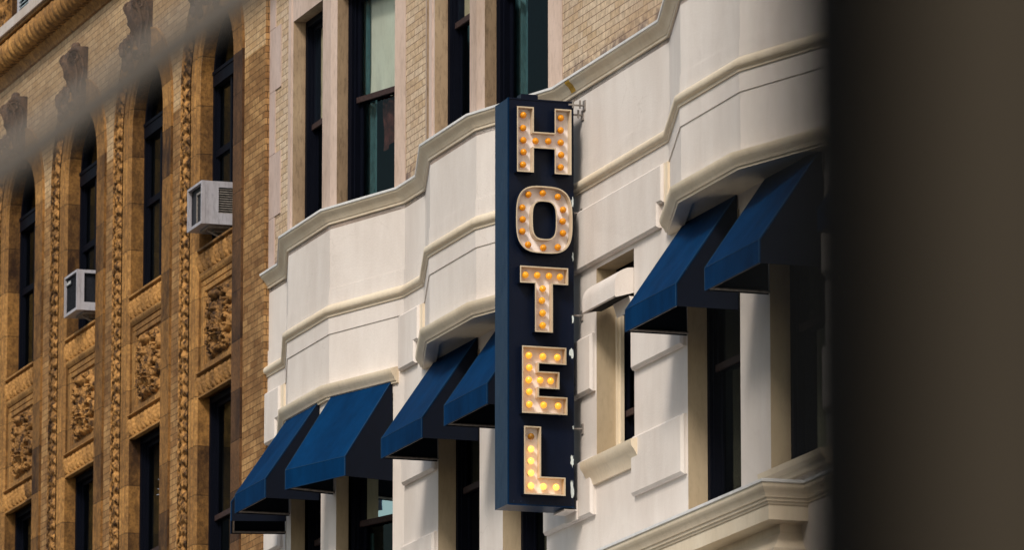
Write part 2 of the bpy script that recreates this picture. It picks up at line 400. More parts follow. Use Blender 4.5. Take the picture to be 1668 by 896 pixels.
# ------------------------------------------------------------ ground and street
def struct(mb, name, mat):
    o = mb.build(name, mat); o.location = wor(0, 0, 0); o.rotation_euler = (0, 0, TH); o['kind'] = 'structure'; return o
g = MB(); g.q((-900, -900, 0), (900, -900, 0), (900, 900, 0), (-900, 900, 0)); struct(g, 'ground', 'asphalt')
g = MB(); g.box(-120, 120, -4.6, 0.0, -0.1, 0.13); g.box(-120, 120, -4.75, -4.6, -0.1, 0.126); struct(g, 'pavement', 'pavement')
g = MB(); g.box(-120, 120, -24.6, -18.6, -0.1, 0.13); g.box(-120, 120, -18.6, -18.45, -0.1, 0.126); struct(g, 'far_pavement', 'pavement')
g = MB()
for k in range(-18, 18): g.q((k * 6, -11.65, 0.004), (k * 6 + 3, -11.65, 0.004), (k * 6 + 3, -11.5, 0.004), (k * 6, -11.5, 0.004))
struct(g, 'road_marking', 'linewhite')

# ------------------------------------------------------------ HOTEL
K = 0.41
BAYS = [(-9.8, -8.35, -6.8, -5.45), (-4.75, -3.3, -1.78, -0.35), (2.75, 4.2, 5.75, 7.15)]
SL, SR = -10.5, 34.0
full = [(SL, 0)]
for a, b, c, d in BAYS: full += [(a, 0), (b, -K), (c, -K), (d, 0)]
full += [(SR, 0)]
low = [(SL, 0)] + [(BAYS[0][0], 0), (BAYS[0][1], -K), (BAYS[0][2], -K), (BAYS[0][3], 0)] + [(SR, 0)]
hotel = thing('hotel_building', (0, 0, 0), 'cream painted hotel facade with shallow canted bays, pale brick upper storey and stone trim', 'building')
ZC = 15.60; ZT = 20.2
UWIN = (15.70, 18.12)
# upper openings per facet (x ranges)
up_open = {0: [(-9.35, -8.75)], 1: [(-8.21, -7.10)], 2: [(-6.68, -5.64)],
           4: [(-4.30, -3.70)], 5: [(-3.15, -2.00)], 6: [(-1.64, -0.58)],
           8: [(3.15, 3.75)], 9: [(4.40, 5.50)], 10: [(5.95, 6.95)]}
fi = 0
upb = MB(); stonemb = MB(); mid = MB(); UW = []; 
segs = list(zip(full, full[1:]))
# segment order: flat, out, front, in, flat, out, front, in, flat, out, front, in, flat
kinds = ['flat', 'out', 'front', 'in'] * 3 + ['flat']
for i, (p0, p1) in enumerate(segs):
    fc = Facet(p0, p1); holes = []
    k = kinds[i]; bi = i // 4
    xr = None
    if k == 'out': xr = [(-9.45, -8.70), (-4.40, -3.65), (3.10, 3.85)][bi]
    if k == 'front': xr = [(-8.21, -7.10), (-3.15, -2.00), (4.40, 5.50)][bi]
    if k == 'in': xr = [(-6.68, -5.64), (-1.64, -0.58), (5.92, 6.95)][bi]
    if xr: holes = [(fc.a_of(xr[0]), fc.a_of(xr[1]), UWIN[0], UWIN[1])]
    if i == 8: holes = [(fc.a_of(0.62), fc.a_of(1.62), 17.05, 18.9)]
    if k == 'flat':
        panel(upb, fc, 0, fc.L, ZC - 0.05, ZT, holes, 0.16, rev_mi=2)
    else:
        upb.mi = 1
        panel(upb, fc, 0, fc.L, ZC - 0.05, 18.55, holes, 0.15, wall_mi=1, rev_mi=2)
        panel(upb, fc, 0, fc.L, 18.55, ZT, [], 0.15)
    if holes: UW.append((fc, holes[0], i))
    # plain painted wall between cornice and ledge
    panel(mid, fc, 0, fc.L, 14.90, ZC, [], 0); 
upb.build('brick_wall', ['cream_brick', 'stone', 'brownstone'], hotel)
# brown-black line in the concave corner left of the second bay, pale stone trims
tr = MB()
for i, (p0, p1) in enumerate(segs):
    k = kinds[i]; fc = Facet(p0, p1)
    tr = MB()
    if k == 'in': tr.obox(p0, p1, fc.L - 0.14, fc.L + 0.02, -0.012, 0.02, 15.62, 18.5)
    if k == 'front': tr.obox(p0, p1, 0.0, 0.10, -0.014, 0.02, 15.62, 18.5)
    if k in ('in', 'front'): tr.build('stone_trim', 'stone', hotel)
# quoins at the left end
qm = MB(); z = 15.66; a = 0
while z < 19.8:
    h = 0.72
    qm.box(SL + 0.002, SL + (0.44 if a % 2 else 0.22), -0.012, 0.02, z, z + h - 0.006); z += h; a += 1
qm.build('quoin_stone', 'quoin', hotel)
# painted wall
lo1 = MB()
for i, (p0, p1) in enumerate(segs):
    fc = Facet(p0, p1)
    panel(mid, fc, 0, fc.L, 13.80, 14.42, [], 0)
    f2 = Facet(p0, p1)
# slightly proud fascia 14.42-14.90
sweep(mid, full, [(0.0, 14.42), (0.010, 14.421), (0.010, 14.896), (0.0, 14.899)])
mid.build('spandrel_wall', 'stucco', hotel)
# cornice, moulding, ledge
cn = MB(); cn.mi = 0
prof = [(0.0, 15.595), (0.018, 15.60), (0.020, 15.625), (0.028, 15.628), (0.040, 15.655), (0.062, 15.688), (0.088, 15.71), (0.098, 15.722), (0.100, 15.735)]
sweep(cn, full, prof, cap=False)
cn.mi = 1
sweep(cn, full, [(0.100, 15.735), (0.112, 15.740), (0.112, 15.762), (0.05, 15.785), (-0.02, 15.79)], cap=False)
cn.build('top_cornice', ['trim', 'lit_lip_and_badge'], hotel, smooth=True)
mm = MB(); pr = [(0.0, 14.60), (0.024, 14.60), (0.026, 14.625), (0.036, 14.63)]
for t in range(9):
    a = -math.pi / 2 + math.pi * t / 8
    pr.append((0.036 + 0.026 * math.cos(a), 14.672 + 0.040 * math.sin(a)))
pr += [(0.01, 14.735), (0.0, 14.745)]
sweep(mm, full, pr); mm.build('mid_moulding', 'trim', hotel, smooth=True)
# bottom ledge round each bay (soffits under bay 2 and 3)
for bi, (a, b, c, d) in enumerate(BAYS):
    lg = MB(); pth = [(a - 0.02, 0.01), (b, -K), (c, -K), (d + 0.02, 0.01)]
    pth = [(a + 0.02, -0.006), (b, -K), (c, -K), (d - 0.10, -0.03)]
    sweep(lg, pth, [(-0.1, 13.715), (0.028, 13.715), (0.030, 13.735), (0.045, 13.74), (0.062, 13.775), (0.085, 13.80), (0.095, 13.825), (0.100, 13.84), (0.100, 13.862), (0.03, 13.885), (-0.02, 13.89)])
    lg.build('ledge', 'trim', hotel, smooth=True)
    sf = MB()
    sf.q((a - 0.02, 0.02, 13.745), (b, -K + 0.01, 13.745), (c, -K + 0.01, 13.745), (d + 0.02, 0.02, 13.745))
    sf.build('soffit', 'trim', hotel)
# raised blocks at the level of the ledge
def block(x0, x1, z0, z1, out=0.06, ch=0.02, mat='stucco', yb=0.0):
    m_ = MB(); m_.box(x0, x1, yb - out, yb + 0.02, z0, z1, bev=ch)
    return m_.build('raised_block', mat, hotel)
def eared(x0, x1, z0, z1, ear, notch):
    m_ = MB(); o = 0.055
    # front outline with a notch at the lower right corner
    pts = [(x0, z0), (x1 - ear, z0), (x1 - ear, notch), (x1, notch), (x1, z1), (x0, z1)]
    c = 0.02
    inn = [(x0 + c, z0 + c), (x1 - ear - c, z0 + c), (x1 - ear - c, notch + c), (x1 - c, notch + c), (x1 - c, z1 - c), (x0 + c, z1 - c)]
    m_.q(*[(p[0], -o, p[1]) for p in inn])
    for i in range(6):
        j = (i + 1) % 6
        m_.q((pts[i][0], -o + c, pts[i][1]), (pts[j][0], -o + c, pts[j][1]), (inn[j][0], -o, inn[j][1]), (inn[i][0], -o, inn[i][1]))
        m_.q((pts[i][0], 0.01, pts[i][1]), (pts[j][0], 0.01, pts[j][1]), (pts[j][0], -o + c, pts[j][1]), (pts[i][0], -o + c, pts[i][1]))
    m_.build('raised_block', 'stucco', hotel)
eared(-0.25, 2.66, 13.83, 14.415, 0.13, 14.05)
eared(-5.52, -4.84, 13.83, 14.415, 0.13, 14.05)
eared(-10.49, -9.92, 13.83, 14.415, 0.13, 14.05)
for x0, x1 in ((2.66, 2.75), (-4.84, -4.76), (-9.92, -9.82)):
    st = MB(); st.box(x0, x1, -0.025, 0.01, 13.88, 14.415); st.build('edge_strip', 'trim', hotel)
# ---- lower storey
lw = MB(); LWIN = []
lsegs = list(zip(low, low[1:]))
ZL0 = 10.55
lower_open = {0: [], 1: [(-9.45, -8.70)], 2: [(-8.19, -7.08)], 3: [(-6.66, -5.65)],
              4: [(-4.29, -2.93), (-2.19, -0.83), (0.66, 1.74), (3.21, 4.60), (5.36, 6.72), (8.2, 9.6)]}
for i, (p0, p1) in enumerate(lsegs):
    fc = Facet(p0, p1); holes = []
    for x0, x1 in lower_open[i]:
        small = abs(x0 - 0.66) < 0.01
        zb = 11.93 if small else (11.06 if x0 > 3 else 10.9)
        zt = 13.785 if small else 13.62
        holes.append((fc.a_of(x0), fc.a_of(x1), zb, zt))
        LWIN.append((fc, holes[-1], small))
    panel(lw, fc, 0, fc.L, ZL0, 13.80, holes, 0.20 if i == 4 else 0.155)
    panel(lw, fc, 0, fc.L, 0.0, ZL0, [], 0)
lw.build('lower_wall', ['stucco', 'tan'], hotel)
# quoin-like blocks on the wide piers
for (x0, x1) in ((-5.40, -4.32), (-0.80, 0.63), (1.77, 3.18), (6.75, 8.17), (-10.49, -9.90)):
    for z0, z1 in ((12.61, 13.17), (11.42, 11.98)):
        block(x0, x1, z0, z1, 0.055, 0.025)
# small window: hood, sill, dark strip
hd = MB(); P = []
for t in range(7):
    a = math.pi / 2 * t / 6
    P.append((-0.02 - 0.17 * math.sin(a), 13.60 - 0.16 * (1 - math.cos(a))))
P += [(-0.19, 13.32), (-0.175, 13.31)]
for x0, x1 in ((0.80, 1.735),):
    hd.grid([[(x0, y, z) for y, z in P], [(x1, y, z) for y, z in P]])
    for x in (x0, x1):
        hd.q(*[(x, y, z) for y, z in P], (x, 0.0, 13.36), (x, 0.0, 13.60))
    hd.q((x0, -0.155, 13.322), (x0, -0.155, 13.50), (x1, -0.155, 13.50), (x1, -0.155, 13.322))
    hd.q((x0 + 0.45, 0.0, 13.20), (x1, 0.0, 13.20), (x1, -0.04, 13.33), (x0 + 0.45, -0.04, 13.33))
    hd.q((x1, 0.0, 13.20), (x1, -0.05, 13.325), (x1, 0.0, 13.325))
    hd.mi = 1; hd.q((x0 + .004, -0.152, 13.335), (x1 - .004, -0.152, 13.335), (x1 - .004, 0, 13.345), (x0 + .004, 0, 13.345))  # dark sheet stands in for the shade inside the hollow hood
hd.build('window_hood', ['stucco', 'interior'], hotel, smooth=True)
sl = MB(); sweep(sl, [(0.50, 0.0), (1.97, 0.0)], [(0.0, 11.70), (0.03, 11.70), (0.045, 11.76), (0.085, 11.83), (0.115, 11.87), (0.12, 11.93), (0.0, 11.955)])
sl.build('window_sill', 'trim', hotel, smooth=True)
sl = MB(); sweep(sl, [(5.30, 0.0), (6.85, 0.0)], [(0.0, 10.95), (0.05, 10.95), (0.06, 11.0), (0.10, 11.03), (0.11, 11.08), (0.0, 11.10)])
sl.build('window_sill', 'trim', hotel, smooth=True)
# bottom cornice with a break forward
bc = MB(); bpath = [(-1.2, -0.20), (6.10, -0.20), (6.10, 0.18), (33.9, 0.18)]
bp = [(-0.35, 9.6), (0.0, 9.6), (0.0, 10.0), (0.05, 10.02), (0.07, 10.10), (0.12, 10.13), (0.12, 10.20), (0.09, 10.22), (0.09, 10.30), (0.05, 10.34), (0.02, 10.42), (0.0, 10.44), (0.0, 10.52), (0.165, 10.53), (0.165, 10.66), (0.175, 10.665), (0.18, 10.685), (0.190, 10.69), (0.195, 10.715), (0.205, 10.72),
      (0.212, 10.745), (0.228, 10.775), (0.246, 10.80), (0.25, 10.815), (0.25, 10.84)]
sweep(bc, bpath, bp, cap=False)
bc.mi = 1; sweep(bc, bpath, [(0.25, 10.84), (0.262, 10.845), (0.262, 10.87), (0.10, 10.90), (-0.40, 10.93)], cap=False)
bc.build('lower_cornice', ['trim', 'lit_lip_and_badge'], hotel, smooth=True)
# roof and back of the shell
sh = MB(); sh.box(SL, SR, 1.1, 9.0, 0, ZT + 0.3); sh.q((SL, -0.6, ZT), (SR, -0.6, ZT), (SR, 1.1, ZT), (SL, 1.1, ZT))
for x in (SL + 0.01, SR - 0.01): sh.q((x, 0, 0), (x, 1.1, 0), (x, 1.1, ZT), (x, 0, ZT))
for z in (14.3, 10.4, 18.8): sh.q((SL, 0.22, z), (SR, 0.22, z), (SR, 1.1, z), (SL, 1.1, z))
sh.build('inner_shell', 'interior', hotel)
# tape patch on the cornice
tp = MB(); sweep(tp, [(0.02, 0.0), (0.15, 0.0)], [(0.030, 15.628), (0.042, 15.654), (0.064, 15.687), (0.0905, 15.709), (0.1005, 15.722), (0.1025, 15.737)], cap=False)
tp.build('tape_patch', 'gold', hotel, smooth=True)
# stone sill high on the brick wall
sl = MB(); sl.box(0.50, 1.78, -0.10, 0.02, 16.80, 17.05, bev=0.012); sl.build('window_sill', 'stone', hotel)

pf = MB(); pf.box(0.662, 0.70, 0.19, 0.25, 11.94, 13.33); pf.box(0.70, 0.74, 0.215, 0.25, 11.94, 13.33); pf.build('window_lining', 'trim', hotel)
def window(fc, hole, parent, depth, rail=None, blind=None, curtain=None, fw=0.07, name='window', arch=None):
    a0, a1, z0, z1 = hole
    m_ = MB()
    def b(x0, x1, w0, w1, za, zb):
        P = [fc.P(*t) for t in ((x0, w0, za), (x1, w0, za), (x1, w1, za), (x0, w1, za), (x0, w0, zb), (x1, w0, zb), (x1, w1, zb), (x0, w1, zb))]
        for f in ((0, 1, 5, 4), (1, 2, 6, 5), (2, 3, 7, 6), (3, 0, 4, 7), (4, 5, 6, 7), (3, 2, 1, 0)): m_.q(*[P[i] for i in f])
    d = depth
    rail = rail or (z0 + z1) / 2
    # outer frame with stepped stops
    b(a0 + .001, a0 + fw, d - 0.012, d + 0.12, z0, z1); b(a1 - fw, a1 - .001, d - 0.012, d + 0.12, z0, z1)
    b(a0 + fw, a1 - fw, d - 0.010, d + 0.12, z1 - fw, z1 - .001); b(a0 + fw, a1 - fw, d - 0.02, d + 0.12, z0 + .001, z0 + 0.05)
    b(a0 + fw, a0 + fw + 0.025, d + 0.02, d + 0.118, z0 + 0.05, z1 - fw); b(a1 - fw - 0.025, a1 - fw, d + 0.02, d + 0.118, z0 + 0.05, z1 - fw)
    # upper sash (outer), lower sash (inner)
    s0, s1 = a0 + fw + 0.025, a1 - fw - 0.025
    for w0, za, zb in ((d + 0.05, rail - 0.02, z1 - fw), (d + 0.085, z0 + 0.05, rail + 0.02)):
        b(s0, s0 + 0.045, w0, w0 + 0.032, za, zb); b(s1 - 0.045, s1, w0, w0 + 0.032, za, zb)
        b(s0 + 0.045, s1 - 0.045, w0, w0 + 0.032, zb - 0.045, zb); b(s0 + 0.045, s1 - 0.045, w0 - 0.003, w0 + 0.032, za, za + 0.05)
    o = m_.build(name, 'frame', parent)
    r_ = MB(); P = [fc.P(*t) for t in ((s0, d + 0.034, rail - 0.025), (s1, d + 0.034, rail - 0.025), (s1, d + 0.05, rail - 0.03), (s0, d + 0.05, rail - 0.03),
                                      (s0, d + 0.034, rail + 0.035), (s1, d + 0.034, rail + 0.035), (s1, d + 0.05, rail + 0.04), (s0, d + 0.05, rail + 0.04))]
    for f in ((0, 1, 5, 4), (1, 2, 6, 5), (2, 3, 7, 6), (3, 0, 4, 7), (4, 5, 6, 7), (3, 2, 1, 0)): r_.q(*[P[i] for i in f])
    r_.build('meeting_rail', 'rail', o)
    for w0, za, zb in ((d + 0.066, rail + 0.03, z1 - fw - 0.045), (d + 0.10, z0 + 0.10, rail - 0.025)):
        p_ = MB(); p_.q(fc.P(s0 + .045, w0, za), fc.P(s1 - .045, w0, za), fc.P(s1 - .045, w0, zb), fc.P(s0 + .045, w0, zb))
        p_.build('pane', 'glass', o)
    if blind:
        bl = MB(); za, zb = blind; n_ = 24; rows = 8
        P = np.zeros((n_ + 1, rows + 1, 3))
        for i in range(n_ + 1):
            for j in range(rows + 1):
                u = i / n_; v = j / rows
                w_ = d + 0.16 + 0.006 * math.sin(u * 9) * (1 - v) + (0.02 * math.sin(u * 23 + 3) * max(0, 0.25 - v) / 0.25)
                P[i, j] = fc.P(s0 + u * (s1 - s0), w_, za + v * (zb - za) + (0.02 * math.sin(u * 7) if j == 0 else 0))
        bl.grid(P); bl.build('blind', 'blind', o, smooth='keep')
    if curtain:
        x0, x1, za, zb, mt = curtain
        cu = MB(); n_ = 40; P = np.zeros((n_ + 1, 2, 3))
        for i in range(n_ + 1):
            u = i / n_; w_ = d + 0.20 + 0.025 * math.sin(u * 26 + 1.5 * math.sin(u * 5))
            for j, zz in enumerate((za, zb)): P[i, j] = fc.P(a0 + (a1 - a0) * (x0 + u * (x1 - x0)), w_, zz)
        cu.grid(P); cu.build('curtain', mt, o, smooth='keep')
    return o
for fc, h, i in UW:
    bi, k = i // 4, kinds[i]
    if k == 'in': cur = (-0.07, 0.24, 15.75, 16.95 if bi == 0 else 18.0, 'teal_curtain')
    else: cur = (0.0, 1.0, 15.75, 17.9, 'teal_curtain')
    bl = (16.93, 18.1) if (k in ('in', 'front')) and bi == 0 else None
    if i == 8: window(fc, h, hotel, 0.16, curtain=None); continue
    wd = window(fc, h, hotel, 0.15, rail=16.93 if bi == 0 else 16.95, blind=bl, curtain=cur)
    if k == 'in' and bi == 0:
        rc = MB(); a0, a1 = h[0], h[1]
        P = np.zeros((20, 12, 3))
        for x in range(20):
            for y in range(12):
                u, v = x / 19, y / 11
                P[x, y] = fc.P(a0 + 0.32 * (a1 - a0) + u * 0.30, 0.36 + 0.012 * math.sin(v * 6 + u * 4) + 0.02 * math.sin(u * 11), 16.42 + v * 0.52 + 0.12 * (u - 0.5) * (1 - v))
        rc.grid(P); rc.build('hanging_cloth', 'red_cloth', wd, smooth='keep')
        rc = MB(); rc.grid([[fc.P(a0 - 0.05 + 0.03 * q, 0.29 + 0.012 * math.sin(q * 1.9), z_) for z_ in (16.95, 18.1)] for q in range(9)]); rc.build('curtain', 'teal_curtain', wd, smooth='keep')
for fc, h, small in LWIN:
    window(fc, h, hotel, 0.20 if not small else 0.235, fw=0.07 if not small else 0.025, rail=12.38, curtain=(-0.10, 0.12, 11.2, 12.3, 'teal_curtain') if fc.n.x < -0.1 or fc.n.x > 0.1 else None)

# ------------------------------------------------------------ AWNINGS
def awning(p0, p1, a0, a1, label, fp=0.60, z_top=13.76, z_v=12.90, drop=0.205):
    fc = Facet(p0, p1); mid_ = (a0 + a1) / 2; c = fc.P(mid_, 0, 0)
    o = bpy.data.objects.new('window_awning', None); col.objects.link(o); o.empty_display_size = 0.2
    o.location = wor(c[0], c[1], z_top); o.rotation_euler = (0, 0, TH + math.atan2(fc.d.y, fc.d.x))
    tag(o, label, 'awning', 'navy canvas awnings over the hotel windows')
    hw = (a1 - a0) / 2; T = 0.0; V = z_v - z_top; B = V - drop; t = 0.012
    ph = random.uniform(0, 6)
    def sag(u, v):
        e_ = math.sin(math.pi * u) * math.sin(math.pi * v)
        return -0.016 * e_ + 0.0035 * e_ * math.sin(u * 13 + v * 7 + ph) + 0.003 * e_ * math.sin(v * 17 - u * 6 + ph * 2)
    n_ = 24
    cv = MB(); P = np.zeros((n_ + 1, n_ + 1, 3)); Q = P.copy()
    for i in range(n_ + 1):
        for j in range(n_ + 1):
            u, v = i / n_, j / n_
            y = -0.012 - (fp - 0.012) * v; z = T + V * v + sag(u, v)
            P[i, j] = (-hw + 2 * hw * u, y, z); Q[i, j] = (-hw + 2 * hw * u, y + t * 0.8, z - t * 0.6)
    cv.grid(P); cv.mi = 1; cv.grid(Q); cv.mi = 0
    for e in (0, -1):
        cv.grid([P[e].tolist(), Q[e].tolist()]); cv.grid([P[:, e].tolist(), Q[:, e].tolist()])
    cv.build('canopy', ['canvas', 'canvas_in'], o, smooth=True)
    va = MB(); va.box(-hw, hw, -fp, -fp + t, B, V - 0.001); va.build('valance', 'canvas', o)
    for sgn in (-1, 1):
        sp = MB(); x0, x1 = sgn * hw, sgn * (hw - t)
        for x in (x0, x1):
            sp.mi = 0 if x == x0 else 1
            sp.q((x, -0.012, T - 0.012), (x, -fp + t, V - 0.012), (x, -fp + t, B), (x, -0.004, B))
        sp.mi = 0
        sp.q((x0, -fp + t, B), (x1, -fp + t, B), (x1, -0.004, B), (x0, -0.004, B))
        sp.build('side_panel', ['shaded_canvas_side', 'canvas_in'], o)
        pi = MB(); pi.tube([(x0, -0.012, T + 0.001), (x0, -fp, V)], 0.0035, 5); pi.tube([(x0, -fp, V), (x0, -fp, B)], 0.003, 5)
        pi.build('seam', 'piping', o)
    pi = MB(); pi.tube([(-hw, -fp, V), (hw, -fp, V)], 0.0028, 5); pi.tube([(-hw, -fp, B + .004), (hw, -fp, B + .004)], 0.002, 5); pi.build('seam', 'piping', o)
    fr = MB()
    for x in (-hw + 0.03, hw - 0.03):
        fr.tube([(x, -0.02, T - 0.05), (x, -fp + 0.03, V - 0.02)], 0.012, 6); fr.tube([(x, -0.0, B + 0.02), (x, -fp + 0.03, B + 0.02)], 0.012, 6)
    fr.tube([(-hw + 0.03, -fp + 0.03, B + 0.02), (hw - 0.03, -fp + 0.03, B + 0.02)], 0.012, 6)
    fr.build('awning_frame', 'metal', o)
    return o
b0 = BAYS[0]
f_out = Facet((b0[0], 0), (b0[1], -K)); f_fr = Facet((b0[1], -K), (b0[2], -K)); f_in = Facet((b0[2], -K), (b0[3], 0))
awning((b0[0], 0), (b0[1], -K), f_out.a_of(-9.52), f_out.a_of(-8.62), 'navy awning farthest left, mostly hidden behind the leftmost lit awning')
awning((b0[1], -K), (b0[2], -K), f_fr.a_of(-8.27), f_fr.a_of(-7.13), 'narrow looking blue awning at the brick building end of the hotel, seen whole')
awning((b0[2], -K), (b0[3], 0), f_in.a_of(-6.72), f_in.a_of(-5.65), 'blue awning turned most to the viewer, on the right canted side of the left bay')
flat = ((0, 0), (1, 0))
awning(*flat, -4.32, -2.96, 'blue awning under the dark soffit of the middle bay, left one of the pair')
awning(*flat, -2.22, -0.86, 'blue awning whose right half is hidden behind the HOTEL sign')
awning(*flat, 3.20, 4.57, 'blue awning beside the small hooded window, right of the sign')
awning(*flat, 5.33, 6.70, 'blue awning with a shaded top, last bright one before the dark post')
awning(*flat, 8.12, 9.5, 'nearly black awning half lost behind the blurred post on the right')

# ------------------------------------------------------------ HOTEL SIGN
S0, S1, Y0, Y1, ZB, ZTS = -0.09, 0.30, -0.77, -0.105, 11.53, 15.475
sign = thing('hotel_sign', (S1, Y0, ZB), 'tall dark blue vertical blade sign with marquee letters reading HOTEL', 'sign')
def L3(s, y, z): return (s - S1, y - Y0, z - ZB)
cb = MB(); cb.mi = 0
def lb(mb, s0, s1, y0, y1, z0, z1): 
    a = L3(s0, y0, z0); b = L3(s1, y1, z1); mb.box(a[0], b[0], a[1], b[1], a[2], b[2])
a, b = L3(S0, Y0, ZB), L3(S1, Y1, ZTS)
cb.mi = 0
cb.q((b[0], a[1], a[2]), (b[0], b[1], a[2]), (b[0], b[1], b[2]), (b[0], a[1], b[2]))
cb.q((a[0], a[1], a[2]), (a[0], a[1], b[2]), (a[0], b[1], b[2]), (a[0], b[1], a[2]))
cb.mi = 1
cb.q((a[0], a[1], a[2]), (b[0], a[1], a[2]), (b[0], a[1], b[2]), (a[0], a[1], b[2]))
cb.q((a[0], b[1], a[2]), (a[0], b[1], b[2]), (b[0], b[1], b[2]), (b[0], b[1], a[2]))
cb.q((a[0], a[1], a[2]), (a[0], b[1], a[2]), (b[0], b[1], a[2]), (b[0], a[1], a[2]))
cb.q((a[0], a[1], b[2]), (b[0], a[1], b[2]), (b[0], b[1], b[2]), (a[0], b[1], b[2]))
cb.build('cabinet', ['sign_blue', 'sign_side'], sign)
ed = MB()
lb(ed, S1 - 0.012, S1 + 0.005, Y0 - 0.005, Y0 + 0.012, ZB - 0.004, ZTS + 0.004)
ed.build('edge_trim', 'sign_side', sign); ed = MB(); lb(ed, S1 - 0.01, S1 + 0.006, Y0 + 0.012, Y1, ZTS - 0.008, ZTS + 0.006); ed.build('edge_trim', 'sign_blue', sign); ed = MB()
lb(ed, S1 - 0.01, S1 + 0.006, Y0 + 0.012, Y1, ZB - 0.006, ZB + 0.008)
for k in range(9):
    y = Y0 + 0.06 + k * 0.072; c = L3(S1 + 0.004, y, ZB + 0.03); ed.ball(c, 0.006, 6, 4)
ed.build('edge_trim', 'sign_side', sign)
tb = MB(); lb(tb, S1 - 0.14, S1 - 0.02, Y0 + 0.14, Y0 + 0.31, ZTS, ZTS + 0.055); tb.build('junction_box', 'sign_blue', sign)

def rimmed(outlines, name):
    """outlines: first outer (ccw in (y,z)), rest holes; tray with raised rim"""
    m_ = MB(); t = 0.012; sp, sr = S1 + 0.016, S1 + 0.100
    def inset(poly, d):
        n_ = len(poly); out = []
        for i in range(n_):
            p0, p1, p2 = Vector(poly[i - 1]), Vector(poly[i]), Vector(poly[(i + 1) % n_])
            d1 = (p1 - p0).normalized(); d2 = (p2 - p1).normalized()
            n1 = Vector((-d1.y, d1.x)); n2 = Vector((-d2.y, d2.x)); mm_ = (n1 + n2)
            if mm_.length < 1e-6: mm_ = n1
            mm_ = mm_.normalized(); out.append(p1 + mm_ * d / max(0.35, mm_.dot(n1)))
        return out
    ins = []
    for poly in outlines:
        q = inset(poly, t); ins.append(q); n_ = len(poly)
        for i in range(n_):
            j = (i + 1) % n_
            A, B = poly[i], poly[j]; a_, b_ = q[i], q[j]
            m_.mi = 2; m_.q(L3(S1, *A), L3(S1, *B), L3(sr, *B), L3(sr, *A))
            m_.mi = 1; m_.q(L3(sr, *A), L3(sr, *B), L3(sr, *b_), L3(sr, *a_))
            m_.mi = 1; m_.q(L3(sr, *a_), L3(sr, *b_), L3(sp, *b_), L3(sp, *a_))
    # plate by triangulation of the inset outline
    from mathutils.geometry import tessellate_polygon
    loops = [[Vector((p[0], p[1], 0)) for p in q] for q in ins]
    tris = tessellate_polygon(loops); flatp = [p for l in loops for p in l]
    m_.mi = 0
    for tri in tris: m_.q(*[L3(sp, flatp[i].x, flatp[i].y) for i in tri])
    o = m_.build(name, ['letter_white', 'letter_rim', 'sign_blue'], sign)
    return o
def bulb(letter, y, z, mat):
    m_ = MB(); m_.mi = 0
    jr = random.Random(int(y * 1000) * 7 + int(z * 1000)); c = L3(S1 + 0.058, y + jr.uniform(-.004, .004), z + jr.uniform(-.004, .004)); m_.ball(c, 0.0325, 18, 12, (1.1 + jr.uniform(-.06, .06), 1, 1))
    m_.mi = 1; m_.tube([L3(S1 + 0.011, y, z), L3(S1 + 0.036, y, z)], 0.020, 12)
    m_.build('bulb', [mat, 'metal'], letter, smooth=True)
# pixel to sign plane (letters were measured on the photograph) : y and z on the face
a0_, a1_, b0_, b1_ = -0.71, -0.54, -0.33, -0.16
H = rimmed([[(a0_, 14.74), (a1_, 14.74), (a1_, 14.98), (b0_, 14.98), (b0_, 14.74), (b1_, 14.74), (b1_, 15.38), (b0_, 15.38), (b0_, 15.14), (a1_, 15.14), (a1_, 15.38), (a0_, 15.38)]], 'letter_h')
for z in (15.30, 15.18, 15.06, 14.94, 14.82):
    bulb(H, -0.634, z, 'bulb_off'); bulb(H, -0.254, z, 'bulb_off')
for y in (-0.507, -0.381): bulb(H, y, 15.06, 'bulb_off')
def sup(cy, cz, ry, rz, e, n_, rev=False):
    P = []
    for i in range(n_):
        t = 2 * math.pi * i / n_; c, s = math.cos(t), math.sin(t)
        P.append((cy + ry * math.copysign(abs(c) ** (2 / e), c), cz + rz * math.copysign(abs(s) ** (2 / e), s)))
    return P[::-1] if rev else P
O = rimmed([sup(-0.435, 14.285, 0.285, 0.328, 3.2, 48), sup(-0.435, 14.28, 0.117, 0.183, 3.2, 32, True)], 'letter_o')
for (y, z) in ((-0.585, 14.53), (-0.435, 14.555), (-0.287, 14.525), (-0.64, 14.40), (-0.64, 14.285), (-0.64, 14.165), (-0.232, 14.40), (-0.232, 14.29), (-0.232, 14.175), (-0.585, 14.04), (-0.435, 14.015), (-0.287, 14.035)):
    bulb(O, y, z, 'bulb_off')
T_ = rimmed([[(-0.53, 13.19), (-0.35, 13.19), (-0.35, 13.66), (-0.195, 13.66), (-0.195, 13.825), (-0.68, 13.825), (-0.68, 13.66), (-0.53, 13.66)]], 'letter_t')
for y in (-0.612, -0.495, -0.378, -0.262): bulb(T_, y, 13.745, 'bulb_dim')
for z in (13.62, 13.50, 13.38, 13.26): bulb(T_, -0.442, z, 'bulb_dim')
E_ = rimmed([[(-0.66, 12.40), (-0.205, 12.40), (-0.205, 12.57), (-0.49, 12.57), (-0.49, 12.645), (-0.285, 12.645), (-0.285, 12.81), (-0.49, 12.81), (-0.49, 12.885), (-0.215, 12.885), (-0.215, 13.05), (-0.66, 13.05)]], 'letter_e')
for y in (-0.575, -0.435, -0.292): bulb(E_, y, 12.965, 'bulb_mid')
for z in (12.845, 12.727, 12.61): bulb(E_, -0.575, z, 'bulb_mid')
for y in (-0.465, -0.358): bulb(E_, y, 12.727, 'bulb_mid')
for y in (-0.575, -0.435, -0.288): bulb(E_, y, 12.49, 'bulb_mid')
